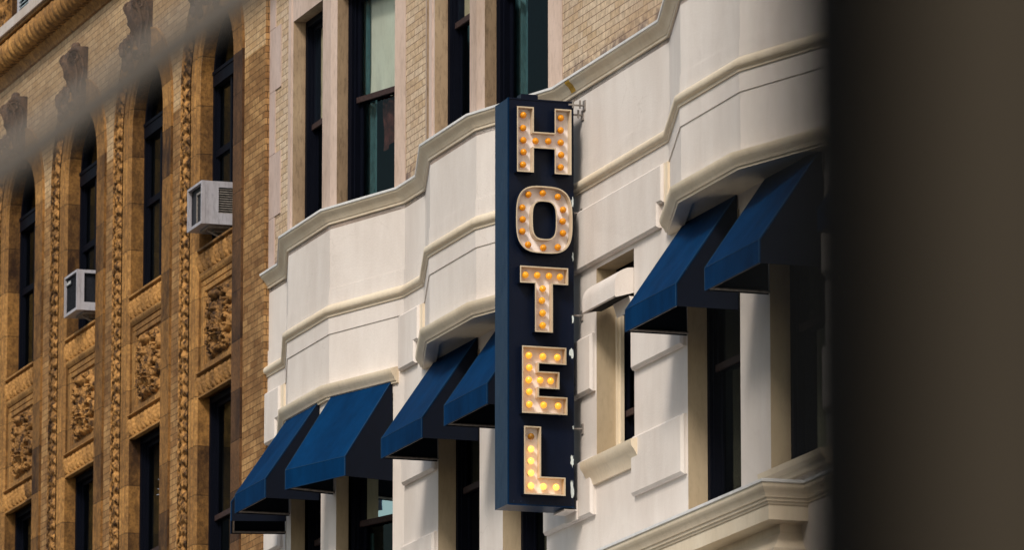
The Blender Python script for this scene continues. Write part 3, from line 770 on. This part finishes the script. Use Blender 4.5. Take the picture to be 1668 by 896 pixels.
L_ = rimmed([[(-0.64, 11.62), (-0.225, 11.62), (-0.225, 11.795), (-0.47, 11.795), (-0.47, 12.275), (-0.64, 12.275)]], 'letter_l')
bulb(L_, -0.560, 12.185, 'bulb_dead')
for z in (12.063, 11.944, 11.826, 11.705): bulb(L_, -0.560, z, 'bulb_on')
for y in (-0.432, -0.302): bulb(L_, y, 11.705, 'bulb_on')
# brackets to the wall
for z, s_ in ((15.36, S1 - 0.02), (15.445, S1 + 0.03), (14.4, S1 - 0.05), (13.4, S1 - 0.05), (12.3, S1 - 0.05)):
    br = MB(); br.tube([L3(s_, Y1 - 0.06, z), L3(s_, 0.0, z)], 0.010, 8); lb(br, s_ - 0.03, s_ + 0.03, -0.012, -0.001, z - 0.05, z + 0.05)
    if z > 15:
        for y in (-0.12, -0.05): br.tube([L3(s_, y, z - 0.03), L3(s_, y, z + 0.05)], 0.010, 6)
    br.build('wall_bracket', 'metal', sign)
pl = MB(); lb(pl, S1 - 0.35, S1 - 0.02, -0.075, -0.058, 11.42, 11.60); lb(pl, S1 - 0.35, S1 - 0.02, -0.20, -0.075, 11.50, 11.515)
pl.build('foot_plate', 'stucco', sign)
rnd = random.Random(3)
for (z, h, w_) in ((14.50, .12, .014), (13.96, .10, .011), (13.35, .09, .013), (13.02, .10, .026), (12.30, .05, .010), (11.97, .15, .020), (11.70, .20, .022)):
    P = []; fk = MB(); n_ = 15
    for i in range(n_):
        t = 2 * math.pi * i / n_; r_ = rnd.uniform(0.45, 1.1)
        P.append(L3(S1 + 0.0035, min(Y1 - 0.002, Y1 - w_ * 0.9 + w_ * r_ * math.cos(t)), z + h * 0.5 * r_ * math.sin(t)))
    cx = L3(S1 + 0.0035, Y1 - w_ * 0.9, z)
    for i in range(n_): fk.q(cx, P[i], P[(i + 1) % n_])
    fk.build('peeling_paint', 'flake', sign)

# ------------------------------------------------------------ OCHRE TERRACOTTA BUILDING
YL = -0.06; PER = 3.025; RS = [-11.74 - PER * k for k in range(4)]
OW = 1.445; ZS = 18.53; RAD = OW / 2; LX = -26.5; CX = -10.5
ter = thing('terracotta_building', (0, 0, 0), 'ochre brick and carved terracotta facade with tall arched windows left of the hotel', 'building')
wl = MB()   # front wall with arched and square openings
ZLT = 14.81; ZLB = 12.2; ZST = 16.53; ZCOR = 20.45
fcL = Facet((0, YL), (1, YL))
def rect(x0, x1, z0, z1): wl.q((x0, YL, z0), (x1, YL, z0), (x1, YL, z1), (x0, YL, z1))
edges = [LX]
for Rr in RS[::-1]: edges += [Rr - OW, Rr]
edges += [CX]
wl.mi = 0
rect(LX, CX, 0, ZLB); wl.mi = 1; rect(LX, CX, 19.60, ZCOR + 0.2); wl.mi = 0
for i in range(0, len(edges), 2):
    rect(edges[i], edges[i + 1], ZLB, 18.4); wl.mi = 1; rect(edges[i], edges[i + 1], 18.4, 19.60); wl.mi = 0
NA = 24
for Rr in RS:
    cx = Rr - RAD; arc = [(cx + RAD * math.cos(math.pi - math.pi * k / NA), ZS + RAD * math.sin(math.pi * k / NA)) for k in range(NA + 1)]
    wl.mi = 1
    for p, q in zip(arc, arc[1:]): wl.q((p[0], YL, p[1]), (q[0], YL, q[1]), (q[0], YL, 19.60), (p[0], YL, 19.60))
    wl.mi = 0
# third storey, recessed behind the ledge
wl.q((LX, YL, 20.9), (CX, YL, 20.9), (CX, YL, 24.0), (LX, YL, 24.0)) if False else None
for i in range(0, len(edges), 2): rect(edges[i], edges[i + 1], ZCOR, 23.2)
rect(LX, CX, 23.2, 24.2)
for xx in (CX, LX): wl.q((xx, YL, 0), (xx, 0.9, 0), (xx, 0.9, 24.2), (xx, YL, 24.2))
wl.build('brick_wall', ['ochre_brick', 'frieze_brick'], ter)
sh = MB(); sh.box(LX, CX - 0.004, 0.9, 8.0, 0, 24.3); sh.q((LX, YL, 24.2), (CX, YL, 24.2), (CX, 0.9, 24.2), (LX, 0.9, 24.2))
for z in (20.7, 14.95): sh.q((LX, 0.12, z), (CX, 0.12, z), (CX, 0.9, z), (LX, 0.9, z))
sh.build('inner_shell', 'interior', ter)

def hfield(name, mat, x0, x1, z0, z1, nx, nz, fn, ybase, parent, loc=None):
    xs = np.linspace(x0, x1, nx); zs = np.linspace(z0, z1, nz); Xg, Zg = np.meshgrid(xs, zs, indexing='ij')
    h = fn((Xg - x0) / (x1 - x0), (Zg - z0) / (z1 - z0), Xg, Zg)
    P = np.stack([Xg, ybase - h, Zg], -1)
    m_ = MB(); m_.grid(P)
    # rim down to the base
    for e in (0, -1):
        A = P[e].copy(); A[:, 1] = ybase + 0.02; m_.grid([P[e].tolist(), A.tolist()])
        A = P[:, e].copy(); A[:, 1] = ybase + 0.02; m_.grid([P[:, e].tolist(), A.tolist()])
    return m_.build(name, mat, parent, loc=loc, smooth='keep')
def fbm(x, z, s, seed=0):
    v = 0; a = 1.0
    for k in range(4):
        v = v + a * np.sin(x * s * (1.7 ** k) * 1.3 + 2.1 * k + seed + 1.3 * np.sin(z * s * (1.6 ** k) * 0.9 + k)) * np.cos(z * s * (1.7 ** k) + 1.1 * k + seed)
        a *= 0.55
    return v
def leafband(u, v, X_, Z_):
    # row of upright curled leaves, period 0.1 m, between two beads
    p = 0.18; t = ((X_ + 0.15 * Z_) % p) / p
    body = np.clip(np.sin(math.pi * t) * 1.9 - 0.95, 0, 1) ** 0.5
    curl = 0.50 + 0.50 * np.sin(math.pi * np.clip((v - 0.12) / 0.76, 0, 1)) ** 0.5
    h = 0.088 * body * curl - 0.020 * np.exp(-((t - 0.5) / 0.07) ** 2)
    h = h + 0.012 * np.exp(-((v - 0.70) / 0.07) ** 2) * body + 0.006 * fbm(X_, Z_, 60)
    return np.where(v < 0.09, 0.050, np.where(v > 0.92, 0.080, h))
def cartouche(u, v, X_, Z_):
    x = (u - 0.5) * 2; z = (v - 0.5) * 2
    def blob(cx, cz, rx, rz, hh, p=0.5):
        d = 1 - ((x - cx) / rx) ** 2 - ((z - cz) / rz) ** 2
        return hh * np.clip(d, 0, 1) ** p
    def ring(cx, cz, r0, th, hh, sp=0.0):
        dx, dz = x - cx, (z - cz) * 1.1; r_ = np.sqrt(dx * dx + dz * dz) + 1e-6; a = np.arctan2(dz, dx)
        rr = r0 * (1 + sp * a / math.pi)
        return hh * np.clip(1 - ((r_ - rr) / th) ** 2, 0, 1) ** 0.5
    h = np.zeros_like(x)
    for sx in (-1, 1):
        for (cx, cz, r0, th, hh) in ((0.62, 0.45, 0.20, 0.09, 0.075), (0.60, -0.25, 0.24, 0.09, 0.08), (0.45, 0.78, 0.13, 0.07, 0.06), (0.50, -0.72, 0.20, 0.08, 0.07), (0.74, 0.08, 0.12, 0.06, 0.06)):
            h = np.maximum(h, ring(sx * cx, cz, r0, th, hh, 0.35 * sx)); h = np.maximum(h, blob(sx * cx, cz, 0.07, 0.06, hh * 1.1))
        for k in range(5):
            t = k / 4; h = np.maximum(h, blob(sx * (0.30 + 0.48 * t), -0.9 + 0.35 * math.sin(3 * t), 0.10, 0.05, 0.05))
            h = np.maximum(h, blob(sx * (0.36 + 0.4 * t), 0.92 - 0.3 * t, 0.08, 0.05, 0.05))
    body = blob(0, -0.02, 0.30, 0.70, 0.115, 0.45); ribs = 1 - 0.14 * np.sin(x * 34 + 4 * np.sin(z * 5)) ** 2
    h = np.maximum(h, body * ribs)
    h = np.maximum(h, blob(0, 0.70, 0.20, 0.18, 0.15, 0.5)); h = np.maximum(h, blob(0, 0.88, 0.42, 0.10, 0.10, 0.6))
    h = np.maximum(h, blob(0, 0.28, 0.22, 0.10, 0.145)); h = np.maximum(h, blob(0, -0.30, 0.26, 0.05, 0.135)); h = np.maximum(h, blob(0, -0.42, 0.24, 0.04, 0.13))
    h = np.maximum(h, blob(0, -0.80, 0.34, 0.14, 0.09))
    rough = 0.012 * fbm(X_, Z_, 42) + 0.006 * fbm(X_, Z_, 90, 2)
    msk = np.clip(1.25 - (np.abs(x) ** 4 + np.abs(z) ** 6), 0, 1)
    h = (h + rough * (h > 0.005) + 0.012 * np.clip(fbm(X_, Z_, 30, 1), 0, 1)) * msk
    return np.clip(h, 0, None)
# template parts built once at the first opening, copied for the others
tmpl = []
R0 = RS[0]; L0 = R0 - OW; ccx = R0 - RAD
def path_pts(W0, W1, zlow, n_arc=64, step=0.0156):
    """inner edge offset W0, outer offset W1 of a layer round the arch; widths shrink to the right"""
    Pin, nrm, ln = [], [], []
    z = zlow; acc = 0
    n1 = int((ZS - zlow) / step)
    out = []
    for i in range(n1): out.append(('v', zlow + i * (ZS - zlow) / n1, i * (ZS - zlow) / n1))
    La = math.pi / 2 * (RAD + 0.4); na = int(La / step)
    for i in range(na + 1): out.append(('a', i / na, (ZS - zlow) + i * La / na))
    return out
def layer(name, mat, W0, W1, nw, hfn, zlow=12.2, step=0.0156):
    pts = path_pts(W0, W1, zlow, step=step); P = np.zeros((len(pts), nw, 3))
    ww = np.linspace(0, 1, nw)
    for i, (k, t, l) in enumerate(pts):
        hh = hfn(ww, l)
        if k == 'v':
            w_ = W0 + (W1 - W0) * ww
            P[i, :, 0] = L0 - w_; P[i, :, 2] = t
        else:
            w_ = (W0 + (W1 - W0) * ww); a = math.pi * (1 - t * 0.5)
            P[i, :, 0] = ccx + (RAD + w_) * math.cos(a); P[i, :, 2] = ZS + (RAD + w_) * math.sin(a)
        P[i, :, 1] = YL - hh
    m_ = MB(); m_.grid(P)
    o = m_.build(name, mat, ter, smooth='keep', weld=False); tmpl.append(o); return o
def mould(w_, l):
    h = 0.014 + 0.020 * np.abs(np.sin(w_ * math.pi * 2.5)) ** 0.6
    h = np.where((w_ < 0.02) | (w_ > 0.98), -0.01, h)
    h = np.where((w_ > 0.40) & (w_ < 0.5), 0.004, h); return h
def carve(w_, l):
    p = 0.135; t = (l % p) / p; x = (w_ - 0.5) * 2; ax = np.abs(x)
    # acanthus unit: ridged spine, lobes curling outwards, deep drilled eyes between the lobes
    spine = 0.060 * np.exp(-(x / (0.20 + 0.10 * math.sin(math.pi * t))) ** 2) * (0.72 + 0.28 * math.sin(math.pi * t))
    sweep_ = (t + 0.55 * ax) % 1.0
    lobes = 0.052 * np.abs(np.sin(math.pi * sweep_)) ** 0.8 * np.clip(1.05 - ax, 0, 1) ** 0.25
    h = np.maximum(spine, lobes)
    for cx, ct in ((0.46, 0.02), (0.46, 0.98), (0.74, 0.50)):
        h = h - 0.055 * np.exp(-((ax - cx) ** 2) / 0.012 - ((t - ct) ** 2) / 0.016)
    h = h + 0.007 * math.sin(l * 71 + 2 * math.sin(l * 3.3)) * np.cos(x * 9 + l * 13) + 0.006 * np.sin(x * 23 + l * 90)
    h = np.clip(h, -0.03, 0.08)
    return np.where(ax > 0.92, 0.040, h)
layer('jamb_moulding', 'terra', 0.0, 0.30, 19, mould)
layer('carved_border', 'terra_carved', 0.30, 0.72, 25, carve, step=0.0105)
rs_ = MB()
P = np.zeros((25, 6, 3))
for i in range(25):
    a = math.pi / 2 * (1 - i / 24)
    for j, (w_, hh) in enumerate(((0.0, 0.0), (0.0, 0.018), (0.37, 0.018), (0.37, 0.028), (0.40, 0.028), (0.40, 0.0))):
        P[i, j] = (ccx + (RAD + w_) * math.cos(a), YL - hh, ZS + (RAD + w_) * math.sin(a))
rs_.grid(P); tmpl.append(rs_.build('arch_ring', 'terra', ter))
# right flat strip, slightly proud
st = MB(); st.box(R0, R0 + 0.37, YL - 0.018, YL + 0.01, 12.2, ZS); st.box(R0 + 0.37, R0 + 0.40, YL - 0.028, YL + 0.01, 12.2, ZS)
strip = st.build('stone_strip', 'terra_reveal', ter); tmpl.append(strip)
# reveals: upper arch, lower square
rv = MB(); D = 0.20
arc = [(L0, ZST)] + [(ccx + RAD * math.cos(math.pi - math.pi * k / NA), ZS + RAD * math.sin(math.pi * k / NA)) for k in range(NA + 1)] + [(R0, ZST)]
for p, q in zip(arc, arc[1:]): rv.q((p[0], YL, p[1]), (q[0], YL, q[1]), (q[0], YL + D, q[1]), (p[0], YL + D, p[1]))
for p, q in (((L0, ZLB), (L0, ZLT)), ((L0, ZLT), (R0, ZLT)), ((R0, ZLT), (R0, ZLB)), ((R0, ZLB), (L0, ZLB))):
    rv.q((p[0], YL, p[1]), (q[0], YL, q[1]), (q[0], YL + D, q[1]), (p[0], YL + D, p[1]))
for x in (L0, R0): rv.q((x, YL, ZLT), (x, YL, ZST), (x, YL + 0.08, ZST), (x, YL + 0.08, ZLT))
for p, q in (((L0, 20.95), (L0, 23.2)), ((L0, 23.2), (R0, 23.2)), ((R0, 23.2), (R0, 20.95))):
    rv.q((p[0], YL, p[1]), (q[0], YL, q[1]), (q[0], YL + D, q[1]), (p[0], YL + D, p[1]))
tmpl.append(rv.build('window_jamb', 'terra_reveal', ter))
# spandrel: sill, leaf band, framed cartouche, leaf band
spn = MB(); yb = YL + 0.05
spn.q((L0, yb, ZLT), (R0, yb, ZLT), (R0, yb, ZST), (L0, yb, ZST))
spn.q((L0, yb, ZST), (R0, yb, ZST), (R0, YL + D, ZST), (L0, YL + D, ZST))
spn.q((L0, yb, ZLT), (R0, yb, ZLT), (R0, YL + D, ZLT), (L0, YL + D, ZLT))
sweep(spn, [(L0 + .001, yb), (R0 - .001, yb)], [(0.0, 16.16), (0.03, 16.17), (0.045, 16.20), (0.05, 16.22)])
sweep(spn, [(L0 + .001, yb), (R0 - .001, yb)], [(0.0, 16.10), (0.02, 16.10), (0.022, 16.155), (0.0, 16.158)])
for (x0, x1, z0, z1, o_) in ((L0 + .02, L0 + .14, 15.10, 16.09, .03), (L0 + .14, L0 + .18, 15.16, 16.04, .018), (R0 - .14, R0 - .02, 15.10, 16.09, .03)):
    spn.box(x0, x1, yb - o_, yb + .01, z0, z1, bev=0.008)
spn.box(L0 + .14, R0 - .14, yb - .028, yb + .01, 15.09, 15.17, bev=0.008); spn.box(L0 + .14, R0 - .14, yb - .026, yb + .01, 16.02, 16.085, bev=0.008)
tmpl.append(spn.build('spandrel', 'terra', ter))
tmpl.append(hfield('leaf_band', 'terra_band', L0 + .001, R0 - .001, 16.22, 16.53, 240, 26, leafband, yb, ter))
tmpl.append(hfield('leaf_band', 'terra_band', L0 + .001, R0 - .001, 14.80, 15.085, 190, 26, leafband, yb, ter))
tmpl.append(hfield('cartouche', 'terra_carved', L0 + .19, R0 - .15, 15.18, 16.01, 96, 84, cartouche, yb + 0.01, ter))
# windows
def arched_window():
    m_ = MB(); d = YL + 0.15; f = 0.06
    A = [(ccx + (RAD - .002) * math.cos(math.pi - math.pi * k / NA), ZS + (RAD - .002) * math.sin(math.pi * k / NA)) for k in range(NA + 1)]
    B = [(ccx + (RAD - f) * math.cos(math.pi - math.pi * k / NA), ZS + (RAD - f) * math.sin(math.pi * k / NA)) for k in range(NA + 1)]
    A = [(L0 + .002, ZST)] + A + [(R0 - .002, ZST)]; B = [(L0 + f, ZST)] + B + [(R0 - f, ZST)]
    for i in range(len(A) - 1):
        m_.q((*A[i][:1], d, A[i][1]), (A[i + 1][0], d, A[i + 1][1]), (B[i + 1][0], d, B[i + 1][1]), (B[i][0], d, B[i][1]))
        m_.q((B[i][0], d, B[i][1]), (B[i + 1][0], d, B[i + 1][1]), (B[i + 1][0], d + .1, B[i + 1][1]), (B[i][0], d + .1, B[i][1]))
    m_.box(L0 + f, R0 - f, d - .02, d + .08, ZS - .08, ZS + .06); m_.box(L0 + f, R0 - f, d - .03, d + .02, ZS + .06, ZS + .10)
    m_.box(L0 + f, R0 - f, d + .02, d + .07, 17.62, 17.70)
    for x in (L0 + f, R0 - f - .05): m_.box(x, x + .05, d + .03, d + .07, ZST, ZS - .08)
    m_.box(ccx - .03, ccx + .03, d + .01, d + .06, ZST, ZS - .08)
    o = m_.build('arched_window', 'frame', ter)
    p = MB(); pts = [(b[0], b[1]) for b in B]
    p.q(*[(x, d + .06, z) for x, z in pts]); g_ = p.build('pane', 'glass', o)
    return o
tmpl.append(arched_window())
tmpl.append(window(fcL, (L0, R0, ZLB, ZLT), ter, 0.15, rail=13.4, curtain=(0.3, 0.55, 12.4, 14.2, 'teal_curtain')))
# keystone: scrolled bracket
ks = MB(); prof_ = []
N = 22
for k in range(N + 1):
    t = k / N; z = 20.05 - 0.92 * t
    o_ = 0.20 - 0.05 * t + 0.05 * math.sin(t * 6.3) - 0.13 * max(0, t - 0.55) / 0.45
    if t < 0.16: o_ = 0.12 + 0.10 * math.sin(t / 0.16 * math.pi / 2)
    prof_.append((o_, z))
hw0, hw1 = 0.17, 0.12
nx = 15; P = np.zeros((N + 1, nx, 3))
for i, (o_, z) in enumerate(prof_):
    t = i / N; hw = hw0 + (hw1 - hw0) * t
    for j in range(nx):
        u = j / (nx - 1) * 2 - 1
        bul = 0.05 * math.cos(u * math.pi * 2.0) * (0.5 + 0.5 * math.cos(t * 3)) + 0.018 * math.sin(t * 40) * abs(u) + 0.014 * math.sin(u * 11 + t * 9)
        P[i, j] = (ccx + hw * u, YL - o_ - bul + 0.03 * abs(u) ** 3, z)
ks.grid(P)
for e in (0, -1):
    Q = P[:, e].copy(); nd = 9; G = np.zeros((N + 1, nd, 3))
    for j in range(nd):
        v = j / (nd - 1)
        G[:, j] = P[:, e] * (1 - v) + np.stack([P[:, e, 0], np.full(N + 1, YL + .01), P[:, e, 2]], -1) * v
        for i in range(N + 1):
            G[i, j, 0] += (1 if e == -1 else -1) * 0.028 * math.sin(v * math.pi) * (0.4 + 0.6 * abs(math.sin(i * 1.15 + 3.4 * v + 1.7 * math.sin(v * 5))))
    ks.grid(G)
ks.q(*[tuple(p) for p in P[0]], (ccx + hw0, YL + .01, 20.05), (ccx - hw0, YL + .01, 20.05))
ks.q(*[tuple(p) for p in P[-1]], (ccx + hw1, YL + .01, 19.13), (ccx - hw1, YL + .01, 19.13))
for sx in (-1, 1):
    x = ccx + sx * (hw0 + 0.015)
    for (cy, cz, r_, turns) in ((YL - 0.19, 19.92, 0.08, 2.0), (YL - 0.10, 19.36, 0.055, 1.6)):
        pts = [(x, cy + r_ * (1 - t * .85) * math.cos(t * turns * 6.28 + 1), cz + r_ * (1 - t * .85) * math.sin(t * turns * 6.28 + 1)) for t in [k / 26 for k in range(27)]]
        ks.tube(pts, 0.022, 7, 0.012)
    pts = [(x, YL - 0.22 + 0.10 * t + 0.04 * math.sin(t * 5), 19.92 - 0.62 * t) for t in [k / 14 for k in range(15)]]; ks.tube(pts, 0.022, 7, 0.014)
    pts = [(x, YL - 0.13 + 0.08 * t + 0.04 * math.sin(t * 5), 19.98 - 0.52 * t) for t in [k / 14 for k in range(15)]]; ks.tube(pts, 0.020, 7, 0.012)
kst = ks.build('keystone', 'dark_stone', ter, smooth=True)
# hanging leaf cluster in front of the keystone's foot
lf = MB(); rl = random.Random(5)
for k in range(16):
    lf.ball((ccx + rl.uniform(-.10, .06), YL - 0.20 - rl.uniform(0, .12), 19.36 + rl.uniform(-.20, .16)), rl.uniform(.03, .055), 8, 6, (1, .8, 1.4))
lf.build('leaf_cluster', 'dark_stone', kst, smooth=True)
lf = MB()
for k in range(9):
    lf.ball((ccx - .08 + .02 * k, YL - 0.10 - .015 * (k % 3), 20.05 + .03 * (k % 2)), 0.045, 8, 6)
lf.build('crest', 'dark_stone', kst, smooth=True)
tmpl.append(kst)
for k in range(1, 4):
    for o in tmpl:
        c = copy_tree(o, ter); c.location = (o.location.x - PER * k, o.location.y, o.location.z)
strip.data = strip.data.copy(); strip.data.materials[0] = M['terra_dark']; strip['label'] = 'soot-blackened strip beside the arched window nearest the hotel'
# upper cornice: moulding, twisted rope torus, pale stone ledge
cr = MB()
sweep(cr, [(LX, YL), (CX, YL)], [(0.0, 20.40), (0.03, 20.41), (0.05, 20.46), (0.10, 20.50), (0.11, 20.54)], cap=False)
sweep(cr, [(LX, YL), (CX, YL)], [(0.10, 20.52), (0.10, 20.90), (0.2, 20.90), (0.21, 20.86), (0.235, 20.865), (0.24, 20.90), (0.20, 20.905)], cap=False)
cr.build('cornice_moulding', 'terra', ter, smooth=True)
rp = MB(); nS = int((CX - LX) / 0.022); nT = 16; P = np.zeros((nS, nT, 3))
for i in range(nS):
    s = LX + (CX - LX) * i / (nS - 1)
    for j in range(nT):
        a = -math.pi * 0.62 + math.pi * 1.15 * j / (nT - 1)
        rr = 0.150 + 0.042 * abs(math.sin(s * math.pi / 0.19 + a * 1.3)) ** 0.6 + 0.005 * math.sin(s * math.pi / 0.06 + a * 4)
        P[i, j] = (s, YL - 0.08 - rr * math.cos(a), 20.70 + rr * 1.02 * math.sin(a))
rp.grid(P); rp.build('rope_moulding', 'terra', ter, smooth='keep')
ld_ = MB(); ld_.box(LX, CX, YL - 0.27, YL + 0.25, 20.905, 21.03)
ld_.build('stone_ledge', 'pale_stone', ter)
# carved frame beside the top window
hfield('carved_border', 'terra_carved', RS[3] - OW - .45, RS[3] - OW - .02, 21.03, 23.0, 30, 130, lambda u, v, X_, Z_: 0.05 + 0.05 * np.abs(np.sin(X_ * 15)) * np.abs(np.sin(Z_ * 14)) + 0.012 * fbm(X_, Z_, 40), YL, ter)

# ------------------------------------------------------------ AIR CONDITIONERS
def ac(at, label, kind, name='air_conditioner'):
    w_, h_, dp = 0.60, 0.50, 0.62
    o = thing(name, at, label, 'air conditioner')
    # local: x 0..w (along wall), y 0 = outer face, +y into the window, z 0..h
    b = MB(); t = 0.022
    b.box(0, w_, 0.03, dp, h_ - 0.014, h_); b.box(0, w_, 0.03, dp, 0, 0.014); b.box(0, 0.012, 0.03, dp, 0.014, h_ - 0.014)
    # right side with a recess for the louvres
    x0, x1 = w_ - 0.012, w_
    ys, ye, zs, ze = (0.20, dp - 0.02, 0.13, 0.43) if kind == 'old' else (0.09, dp - 0.02, 0.10, 0.46)
    b.box(x0, x1, 0.03, ys, 0.014, h_ - 0.014); b.box(x0, x1, ys, ye, 0.014, zs); b.box(x0, x1, ys, ye, ze, h_ - 0.014); b.box(x0, x1, ye, dp, 0.014, h_ - 0.014)
    for (xa, xb, za, zb) in ((0, w_, 0, t + .01), (0, w_, h_ - t - .006, h_), (0, t, t + .01, h_ - t - .006), (w_ - t, w_, t + .01, h_ - t - .006)): b.box(xa - .004, xb + .004, -0.005, 0.04, za - .003 * (za == 0), zb)
    b.build('casing', 'ac_shell', o)
    g_ = MB(); g_.box(t, w_ - t, 0.05, 0.07, t, h_ - t); g_.box(w_ - 0.05, w_ - 0.035, ys, ye, zs, ze)
    if kind == 'new':
        for k in range(26): g_.box(t, w_ - t, 0.022, 0.03, 0.04 + k * 0.0165, 0.046 + k * 0.0165)
        for k in range(20): g_.box(t + .02 + k * 0.0265, t + .024 + k * 0.0265, 0.018, 0.022, 0.03, h_ - 0.03)
    g_.build('grille', 'ac_dark', o)
    lv = MB()
    if kind == 'old':
        n_ = 11
        for k in range(n_):
            z = zs + (ze - zs) * (k + .5) / n_; lv.q((w_ - .004, ys, z - .012), (w_ - .004, ye, z - .012), (w_ - .030, ye, z + .010), (w_ - .030, ys, z + .010))
        lv.box(0.26, 0.275, 0.03, 0.045, 0.03, h_ - .1); lv.box(0.26, w_ - .06, 0.03, 0.045, h_ - .12, h_ - .095)
    elif kind == 'new':
        lv.box(0.05, 0.30, 0.006, 0.016, h_ - .13, h_ - .075); lv.build('name_plate', 'ac_dark', o); lv = MB()
        lv.box(w_ - .02, w_ - .006, 0.40, 0.43, zs, ze)
    else:
        for k in range(9): lv.q((t, 0.01, .05 + k * .05), (w_ - t, 0.01, .05 + k * .05), (w_ - t, 0.04, .09 + k * .05), (t, 0.04, .09 + k * .05))
    lv.build('louvre', 'ac_pale' if kind == 'pale' else ('ac_shell' if kind == 'new' else 'metal'), o)
    s_ = MB(); s_.box(0.18, w_ - .06, 0.10, dp, -0.03, -0.002); s_.tube([(w_ * .7, 0.12, -.04), (w_ * .7, 0.42, -.20)], 0.014, 6); s_.box(0.3, 0.42, .2, .34, -.06, -.03)
    if kind != 'pale': s_.build('support', 'metal', o)
    if kind == 'new':
        cu = bpy.data.curves.new('badge', 'FONT'); cu.body = 'Friedrich'; cu.size = 0.062; cu.extrude = 0.001; cu.space_character = 0.95
        tmp = bpy.data.objects.new('badge', cu); col.objects.link(tmp)
        bpy.context.view_layer.update()
        me = bpy.data.meshes.new_from_object(tmp.evaluated_get(bpy.context.evaluated_depsgraph_get()))
        bpy.data.objects.remove(tmp)
        bo = bpy.data.objects.new('badge', me); col.objects.link(bo); bo.parent = o
        bo.location = (0.06, 0.0045, h_ - .118); bo.rotation_euler = (R(90), 0, 0); me.materials.clear(); me.materials.append(M['lit_lip_and_badge'])
    return o
ac((-12.98, -0.26, 16.69), 'old grey air conditioner with louvred side in the arched window nearest the hotel', 'old')
ac((-18.58, -0.26, 16.68), 'dark fronted air conditioner with a pale frame, in the third arched window from the hotel', 'new')
ac((-21.40, -0.20, 21.03), 'pale blue louvred air conditioner on the ledge at the top left corner', 'pale')

# hanging ornament in the lower window
hg = thing('hanging_ornament', (-14.8 - 0.12, 0.02, 14.05), 'translucent white bell shaped trinket on strings in a dark lower window', 'ornament')
dm = MB(); P = np.zeros((8, 17, 3))
for i in range(8):
    a = math.pi / 2 * i / 7
    for j in range(17):
        b = 2 * math.pi * j / 16; r_ = 0.052 * math.sin(a) ** 0.7; P[i, j] = (r_ * math.cos(b), r_ * math.sin(b), 0.36 + 0.10 * math.cos(a) - (0.02 if i == 7 else 0))
dm.grid(P); dm.tube([(0, 0, 0.46), (0, 0, 0.78)], 0.002, 4); dm.build('bell', 'clear_plastic', hg, smooth='keep')
ss = MB()
for a in (0.3, 2.2, 4.3): ss.tube([(0.045 * math.cos(a), 0.045 * math.sin(a), 0.35), (0.012 * math.cos(a), 0.012 * math.sin(a), 0.12)], 0.002, 4)
ss.build('string', 'clear_plastic', hg)
sc = MB(); rr_ = random.Random(9)
for k in range(9):
    c = Vector((rr_.uniform(-.03, .03), rr_.uniform(-.04, .04), 0.10 - k * 0.022 + rr_.uniform(-.01, .01))); d = Vector((rr_.uniform(-1, 1), rr_.uniform(-1, 1), rr_.uniform(-.6, .6))).normalized() * .045
    sc.tube([c - d, c + Vector((0, 0, -.012)), c + d], 0.010, 6, 0.004)
sc.build('shell', 'clear_plastic', hg, smooth=True)

# ------------------------------------------------------------ FOREGROUND, OUT OF FOCUS
def ray_pt(px, py, dist):
    p = R(PITCH); f = Vector((0, math.cos(p), math.sin(p))); u = Vector((0, -math.sin(p), math.cos(p)))
    d = f * FPX + Vector((1, 0, 0)) * (px - 834) - u * (py - 448); d = d / d.y
    return Vector((0, 0, CAMZ)) + d * dist
po = bpy.data.objects.new('street_post', None); col.objects.link(po); po.location = (0.0672, 1.6, 0.0)
tag(po, 'dark brown out-of-focus post filling the right edge, very close to the viewer', 'post')
m_ = MB(); m_.box(0.027, 0.24, 0, 0.20, 0.05, 4.2); m_.build('shaft', 'post_brown', po)
m_ = MB(); m_.box(0.0, 0.027, -0.008, 0.21, 0.05, 4.2); m_.build('edge_strip', 'post_black', po)
m_ = MB(); m_.box(-0.04, 0.28, -0.04, 0.25, 0.0, 0.05); m_.box(-0.02, 0.26, -0.03, 0.23, 4.2, 4.26); m_.build('foot', 'post_black', po)
# rope across the top left
def rope(name, p0, p1, dist, r, label):
    A, B = ray_pt(*p0, dist), ray_pt(*p1, dist); mid_ = (A + B) / 2; e = (B - A)
    pts = []
    for k in range(33):
        t = -1.5 + 4 * k / 32; q = A + e * t - Vector((0, 0, 0.02)) * (1 - (2 * t - 1) ** 2) * 0.0 ; pts.append(q - mid_)
    m_ = MB(); m_.tube(pts, r, 12)
    o = m_.build(name, 'cable', smooth=True); o.location = mid_; tag(o, label, 'rope', 'blurred ropes'); return o
rope('slack_rope', (0, 282), (385, 0), 6.5, 0.0190, 'blurred grey brown rope crossing the top left corner, lower strand')
rope('slack_rope', (0, 235), (340, -8), 3.0, 0.0062, 'fainter blurred rope just above the lower strand, top left')
